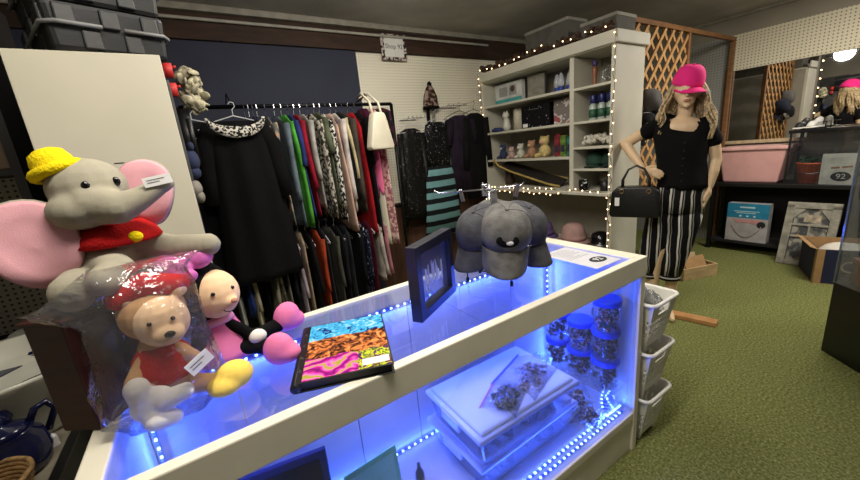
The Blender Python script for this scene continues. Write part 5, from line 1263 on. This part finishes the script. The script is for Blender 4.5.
b = MB(); b.ell((0, 0, .16), (.19, .165, .155)); b.ell((-.05, -.05, .25), (.10, .09, .075)); blob('cloth_bundle', b, mat('white cloth', (216, 210, 196), .9, 0, .06), t, .012, 4); t.name = 'cloth_pile'
# glass tower on black base at the right edge
sc = thing('glass_showcase', 'tall glass showcase on a black base at the right edge', 'showcase', (3.06, .40, 0))
poly = [(0, 0), (-.16, -.176), (-.13, -.62), (.42, -.62), (.52, -.06)]
def polyprism(z0, z1, m, name, off=0., bev=.004):
    c = Vector((sum(p[0] for p in poly) / 5, sum(p[1] for p in poly) / 5)); b = MB(); n = 5
    P = [tuple(c + (Vector(p) - c) * (1 + off)) for p in poly]
    vs = [(x, y, z0) for x, y in P] + [(x, y, z1) for x, y in P]
    b.add(vs, [tuple(range(n))[::-1], tuple(range(n, 2 * n))] + [(k, (k + 1) % n, (k + 1) % n + n, k + n) for k in range(n)]); return b.build(name, m, sc, bevel=bev)
polyprism(0, .455, mat('black base laminate', (13, 12, 13), .35), 'base'); polyprism(1.82, 1.90, BLACK, 'top')
EDGE = clear('glass edge', (170, 190, 180), .3, .1, .45, (120, 130, 124))
for i in range(5):
    p, q = Vector((*poly[i], 0)), Vector((*poly[(i + 1) % 5], 0)); d = (q - p).normalized(); n_ = Vector((-d.y, d.x, 0)) * .005; b = MB()
    b.add([tuple(v) for v in (p + Vector((0, 0, .455)), q + Vector((0, 0, .455)), q + n_ + Vector((0, 0, .455)), p + n_ + Vector((0, 0, .455)), p + Vector((0, 0, 1.82)), q + Vector((0, 0, 1.82)), q + n_ + Vector((0, 0, 1.82)), p + n_ + Vector((0, 0, 1.82)))], [(0, 3, 2, 1), (4, 5, 6, 7), (0, 1, 5, 4), (1, 2, 6, 5), (2, 3, 7, 6), (3, 0, 4, 7)]); b.build('glass_pane', GLASS, sc)
b = MB()
for x, y in poly[:2]: b.box((x - .004, y - .004, .455), (x + .004, y + .004, 1.82))
b.build('glass_edge', EDGE, sc)
polyprism(.86, .868, GLASS, 'glass_shelf', -.04, 0); polyprism(1.25, 1.258, GLASS, 'glass_shelf', -.04, 0)
t = thing('trinket_box', 'reddish brown trinket box at the bottom of the glass showcase', 'box', (3.10, .26, .456), R(30))
MB().box((-.08, -.06, 0), (.08, .06, .12)).build('body', mat('red brown wood', (104, 58, 48), .6, 0, .4, 20.), t, bevel=.004); MB().box((-.084, -.064, .12), (.084, .064, .145)).build('lid', mat('tan wood', (150, 100, 72), .6), t, bevel=.004)
t = thing('tumbler', 'clear tumbler on the showcase floor', 'glass', (2.985, .215, .456)); MB().lathe([(.026, 0), (.032, .09), (.030, .09), (.024, .006)], n=20).build('body', clear('tumbler glass', (205, 210, 205), .3, .03, .2), t, True); MB().lathe([(.0265, 0), (.026, .008)], n=20).build('base', clear('tumbler base', refl=.3, body=.4), t, True)
t = thing('ornament', 'small brown and black figure standing behind the tumbler in the showcase', 'ornament', (3.17, .08, .456)); MB().lathe([(.05, 0), (.045, .03), (.03, .10), (.04, .18), (.02, .25)], n=16).build('body', mat('brown figure', (96, 60, 50), .5, 0, .5, 20.), t, True); MB().ell((0, 0, .27), .03).build('head', mat('dark head', (50, 40, 36), .5), t, True)

# ------------------------------------------------------------------ floor bits
t = thing('wooden_crate', 'shallow light wooden crate on the carpet behind the mannequin', 'crate', (3.93, 1.50, 0), R(-20))
CR = wood('crate pine', (176, 148, 108), (200, 174, 132), (2, 9, 9), .7)
for lo, hi in (((-.20, -.15, 0), (.20, -.135, .12)), ((-.20, .135, 0), (.20, .15, .12)), ((-.20, -.135, 0), (-.185, .135, .12)), ((.185, -.135, 0), (.20, .135, .12)), ((-.185, -.135, .0), (.185, .135, .012))): MB().box(lo, hi).build('board', CR, t, bevel=.002)
t = thing('cardboard_sheet', 'tan folded cardboard leaning in the wooden crate', 'cardboard', (3.92, 1.505, .0125), R(-20))
MB().box((-.13, -.10, 0), (.15, -.092, .19), (R(-24), 0, R(8))).build('sheet', CBM, t); MB().box((-.10, .0, 0.0), (.12, .006, .20), (R(-20), 0, R(-4))).build('second_sheet', mat('pale card', (196, 170, 130), .8), t)
t = MB().box((-.145, -.04, 0), (.145, .04, .032)).build('wooden_plank', wood('plank pine', (160, 112, 66), (190, 142, 90), (3, 9, 9), .6), None, bevel=.003); t.location = (2.95, 1.055, 0.0005); t.rotation_euler = (0, 0, R(-78)); tag(t, 'short wooden plank lying on the carpet by the mannequin feet', 'plank')
# stacked white baskets at the counter end
BW = mat('white basket plastic', (226, 224, 216), .4, 0, .03)
def pbasket(label, z, seed):
    t = thing('plastic_basket', label, 'basket', (1.605, .845, z), 0, 'white baskets stacked at the counter end')
    W0, D0, W1, D1, H = .155, .26, .215, .335, .215
    def ring(u, z_): w, d = (W0 + (W1 - W0) * u) / 2, (D0 + (D1 - D0) * u) / 2; return w, d
    # four walls with a perforated middle band on each
    b = MB(); th = .005
    for fx, fy in ((0, -1), (0, 1), (-1, 0), (1, 0)):
        n = 9 if fx == 0 else 14
        def P(s, u, k=0.):
            w, d = ring(u, 0); w -= k; d -= k
            return (s * w, fy * d, u * H) if fx == 0 else (fx * w, s * d, u * H)
        def quad(s0, s1, u0, u1):
            o = [P(s0, u0), P(s1, u0), P(s1, u1), P(s0, u1)]; i = [P(s0, u0, th), P(s1, u0, th), P(s1, u1, th), P(s0, u1, th)]
            b.add(o + i, [(0, 1, 2, 3), (7, 6, 5, 4), (0, 4, 5, 1), (1, 5, 6, 2), (2, 6, 7, 3), (3, 7, 4, 0)])
        quad(-1, 1, 0, .22); quad(-1, 1, .78 if fx == 0 else .62, 1) if not (fy == -1) else (quad(-1, -.45, .62, 1), quad(.45, 1, .62, 1), quad(-.45, .45, .62, .72))
        top = .78 if fx == 0 else .62
        for i in range(n + 1):
            s = -1 + 2 * i / n; quad(max(-1, s - .045), min(1, s + .045), .22, top if not fy == -1 else .62)
        for u in ((.34, .38), (.50, .54)): quad(-1, 1, *u)
    b.build('wall', BW, t)
    MB().box((-W0 / 2, -D0 / 2, 0), (W0 / 2, D0 / 2, .006)).build('bottom', BW, t)
    b = MB(); r = .012
    w, d = W1 / 2 + .004, D1 / 2 + .004; pts = []
    for cx, cy, a0 in ((w - .03, d - .03, 0), (-w + .03, d - .03, 90), (-w + .03, -d + .03, 180), (w - .03, -d + .03, 270)):
        for q in range(4): a = R(a0 + q * 30); pts.append((cx + .03 * math.cos(a), cy + .03 * math.sin(a), H))
    b.tube(pts, .0085, 6, True); b.build('rim', BW, t, True)
    for x in (-.06, .06):
        for y in (-.11, .11): MB().box((x - .012, y - .012, -.03), (x + .012, y + .012, .0)).build('foot', BW, t)
    return t
pbasket('bottom white plastic basket of the stack beside the counter', .0305, 1)
pbasket('middle white plastic basket of the stack beside the counter', .2675, 2)
pbasket('top white plastic basket of the stack beside the counter', .5045, 3)
b = MB(); random.seed(6)
for i in range(16): b.ell((random.uniform(-.05, .05), random.uniform(-.11, .10), .06 + random.random() * .155), (.036, .04, .028), [random.random() * 3 for _ in range(3)], 8, 6)
b.ell((0, 0, .05), (.06, .10, .042))
o = b.build('clear_wrappers', clear('clear wrappers', refl=.22, rough=.1, body=.12, noise=40.)); o.location = (1.605, .845, .5105); tag(o, 'crumpled clear wrappers filling the top white basket', 'wrappers', None, 'stuff')

# ------------------------------------------------------------------ far left: table of crockery, dark shelves
t = thing('side_table', 'black edged side table of crockery left of the counter', 'table', (-.445, .75, 0))
MB().box((-.78, 0, .715), (0, 1.0, .75)).build('top', mat('pale table top', (150, 142, 124), .6, 0, .15), t)
MB().box((-.004, -.01, .700), (.022, 1.0, .757)).build('edge_strip', BLACK, t, bevel=.003)
for x, y in ((-.06, .04), (-.06, .92), (-.74, .04), (-.74, .92)): MB().box((x - .02, y, 0), (x + .02, y + .04, .715)).build('leg', BLACK, t)
CER = mat('glazed white', (198, 196, 182), .25, 0, .06); NVG = mat('navy glaze', (22, 26, 66), .15, 0, .2)
bs = thing('ceramic_basin', 'large white oval basin painted with blue fish', 'basin', (-.575, 1.50, .7505), R(25)); bs.scale = (1.3, 1.3, 1.4)
MB().lathe([(.12, 0), (.13, .01), (.15, .06), (.19, .13), (.205, .145), (.205, .152), (.19, .150), (.165, .114), (.155, .108), (.0, .107)], n=40, sx=1.15, sy=.9).build('body', CER, bs, True)
b = MB(); random.seed(9)
for k in range(4):
    a0 = k * 1.57 + .4; b.prism([(-.055, 0), (-.02, .022), (.03, .02), (.055, .0), (.085, .026), (.08, -.024), (.05, -.006), (.02, -.022), (-.02, -.018)], -.001, .001, TM((.09 * math.cos(a0), .07 * math.sin(a0), .1085), PI / 2, 0, a0 + 1.2) @ Matrix.Scale(1.15, 4))
b.build('painted_fish', NVG, bs)
for k in range(10):
    a = k * .63; b = MB(); b.ell((.178 * 1.15 * math.cos(a), .178 * .9 * math.sin(a), .095), (.035, .035, .02), (0, 0, a), 8, 6); b.build('painted_leaf', NVG, bs, True)
pt = thing('blue_pot', 'dark blue glazed pot with a lifted handle before the basin', 'pot', (-.53, 1.235, .7505), R(35)); pt.scale = (.92,) * 3
MB().lathe([(.06, 0), (.075, .01), (.085, .05), (.078, .10), (.06, .118), (.064, .126), (.05, .12)], n=26).build('body', NVG, pt, True)
MB().tube([(.055, 0, .115), (.075, 0, .15), (.10, 0, .155), (.115, 0, .125), (.085, 0, .07)], .009, 7).build('handle', NVG, pt, True)
MB().lathe([(.06, .122), (.045, .138), (.014, .146), (.012, .155), (.018, .166), (.012, .176), (0, .178)], n=22).build('lid', NVG, pt, True)
MB().box((.06, -.02, .02), (.092, .012, .05)).build('price_tag', TAGP, pt)
wk = thing('wicker_basket', 'small tan wicker basket at the bottom left corner', 'basket', (-.528, 1.085, .7505))
b = MB()
for i in range(9): b.tube([((.06 + .0028 * i) * math.cos(a) * (1 + .012 * math.sin(12 * a + i * PI)), (.06 + .0028 * i) * math.sin(a), .006 + i * .0095) for a in [2 * PI * q / 48 for q in range(48)]], .0055, 5, True)
b.build('weave', mat('tan wicker', (188, 150, 98), .8, 0, .3, 60.), wk, True); MB().lathe([(.062, 0), (.062, .006)], n=30).build('base', mat('tan base', (160, 124, 78), .8), wk)
dk = thing('dark_bookcase', 'dark bookcase standing behind the crockery at far left', 'bookcase', (-.47, 1.78, 0))
DKW = mat('dark bookcase wood', (26, 22, 20), .6)
for lo, hi in (((-.72, 0, 0), (-.695, .40, 2.1)), ((-.025, 0, 0), (0, .40, 2.1))): MB().box(lo, hi).build('side_panel', DKW, dk)
for z in (.06, .86, 1.22, 1.515, 1.68, 2.08): MB().box((-.695, 0, z - .02), (-.025, .39, z)).build('shelf_board', DKW, dk)
MB().box((-.695, .385, .0), (-.025, .40, 2.08)).build('back_panel', pegboard('white perforated back', (196, 192, 176), (80, 76, 66), .022, .2), dk)
t = thing('framed_picture', 'brown framed beige print standing in the dark bookcase', 'picture frame', (-.575, 1.80, 1.5165), 0, rot=(R(-6), 0, 0))
MB().box((-.085, 0, 0), (.085, .014, .14)).build('frame', mat('brown frame wood', (98, 78, 56), .6), t, bevel=.003); MB().box((-.062, -.002, .022), (.05, .002, .12)).build('print', speckle('beige print', (186, 176, 150), (140, 128, 100), 20., .6, .7), t)
t = thing('black_bag', 'black soft bag on the upper board of the dark bookcase', 'bag', (-.60, 1.92, 1.6805)); b = MB(); b.ell((0, 0, .06), (.095, .09, .06)); b.ell((.02, 0, .10), (.06, .06, .03)); blob('body', b, BLKCLOTH, t, .008, 3); MB().tube([(-.05, -.03, .11), (-.03, -.04, .15), (.03, -.04, .15), (.05, -.03, .11)], .005, 6).build('handle', BLACK, t, True)
for i in range(5):
    t = MB().lathe([(.05, .0), (.06, .004), (.115 - .004 * i, .016), (.114 - .004 * i, .018), (.05, .007), (.0, .006)], n=30).build('plate', CER, None, True); t.location = (-.60, 1.92, .8605 + i * .0105)
    tag(t, ('bottom', 'second', 'middle', 'fourth', 'topmost')[i] + ' white plate of the stack on the dark bookcase', 'plate', 'white plates stacked on the dark bookcase')
for i in range(2):
    t = MB().box((-.16, -.10, 0), (.16, .10, .014)).build('wooden_tray', wood('tan tray', (120, 92, 60), (150, 118, 78), (4, 4, 4), .6), None, bevel=.005); t.location = (-.66, 1.93, 1.2205 + i * .0148); t.rotation_euler = (0, 0, R(6 - 14 * i)); tag(t, ('lower', 'upper')[i] + ' tan wooden tray stacked in the dark bookcase', 'tray', 'wooden trays in the dark bookcase')
b = MB(); b.ell((0, 0, .05), (.03, .09, .05)); b.ell((.005, -.05, .09), (.025, .04, .03)); b.ell((0, .05, .085), (.022, .04, .03))
o = blob('plastic_wrap', b, CLEAR, None, .006, 1); o.location = (-.36, 1.06, .60); 
COL.objects.unlink(o); bpy.data.objects.remove(o)

# ------------------------------------------------------------------ lamps and camera
WARMW = (1.0, .94, .83)
area('ceiling_lamp_front', (.35, .52, 2.53), (0, 0, 0), 1.2, .25, 17.5, WARMW)
area('back_fill_light', (1.15, 1.62, 2.50), (R(14), 0, 0), 1.0, .25, 10, WARMW)  # unseen fill light, added to brighten the back of the room
area('ceiling_lamp_right', (3.9, .35, 2.53), (0, 0, R(90)), 1.2, .30, 26, WARMW)
for i, (x, y) in enumerate(((.35, .52), (3.9, .35), (1.15, 1.62))):
    l = bpy.data.lights.new('spill_fill', 'POINT'); l.energy = (6, 7, 10)[i]; l.color = WARMW; l.shadow_soft_size = .12; o = bpy.data.objects.new('spill_fill', l); o.location = (x, y, 2.36); COL.objects.link(o)  # added point lights: sideways and upward spill that brightens the ceiling
w = bpy.data.worlds.new('room ambience'); SC.world = w; w.use_nodes = True
w.node_tree.nodes['Background'].inputs[0].default_value = (.5, .48, .44, 1); w.node_tree.nodes['Background'].inputs[1].default_value = .1
cd = bpy.data.cameras.new('camera'); cam = bpy.data.objects.new('camera', cd); COL.objects.link(cam)
cd.sensor_width = 36.; cd.lens = 358.6418826629149 / 860 * 36.; cd.clip_start = .02
cam.matrix_world = Matrix(((.8312, .2107, -.5145, 0), (-.5479, .1559, -.8219, 0), (-.0930, .9650, .2451, 1.45), (0, 0, 0, 1)))
SC.camera = cam
vs = SC.view_settings; vs.view_transform = 'Standard'; vs.look = 'None'; vs.gamma = 1.; vs.use_curve_mapping = False; vs.exposure = 1.0
SC.cycles.use_denoising = True
SC.cycles.max_bounces = 10; SC.cycles.transparent_max_bounces = 24; SC.cycles.diffuse_bounces = 4; SC.cycles.sample_clamp_indirect = 4.
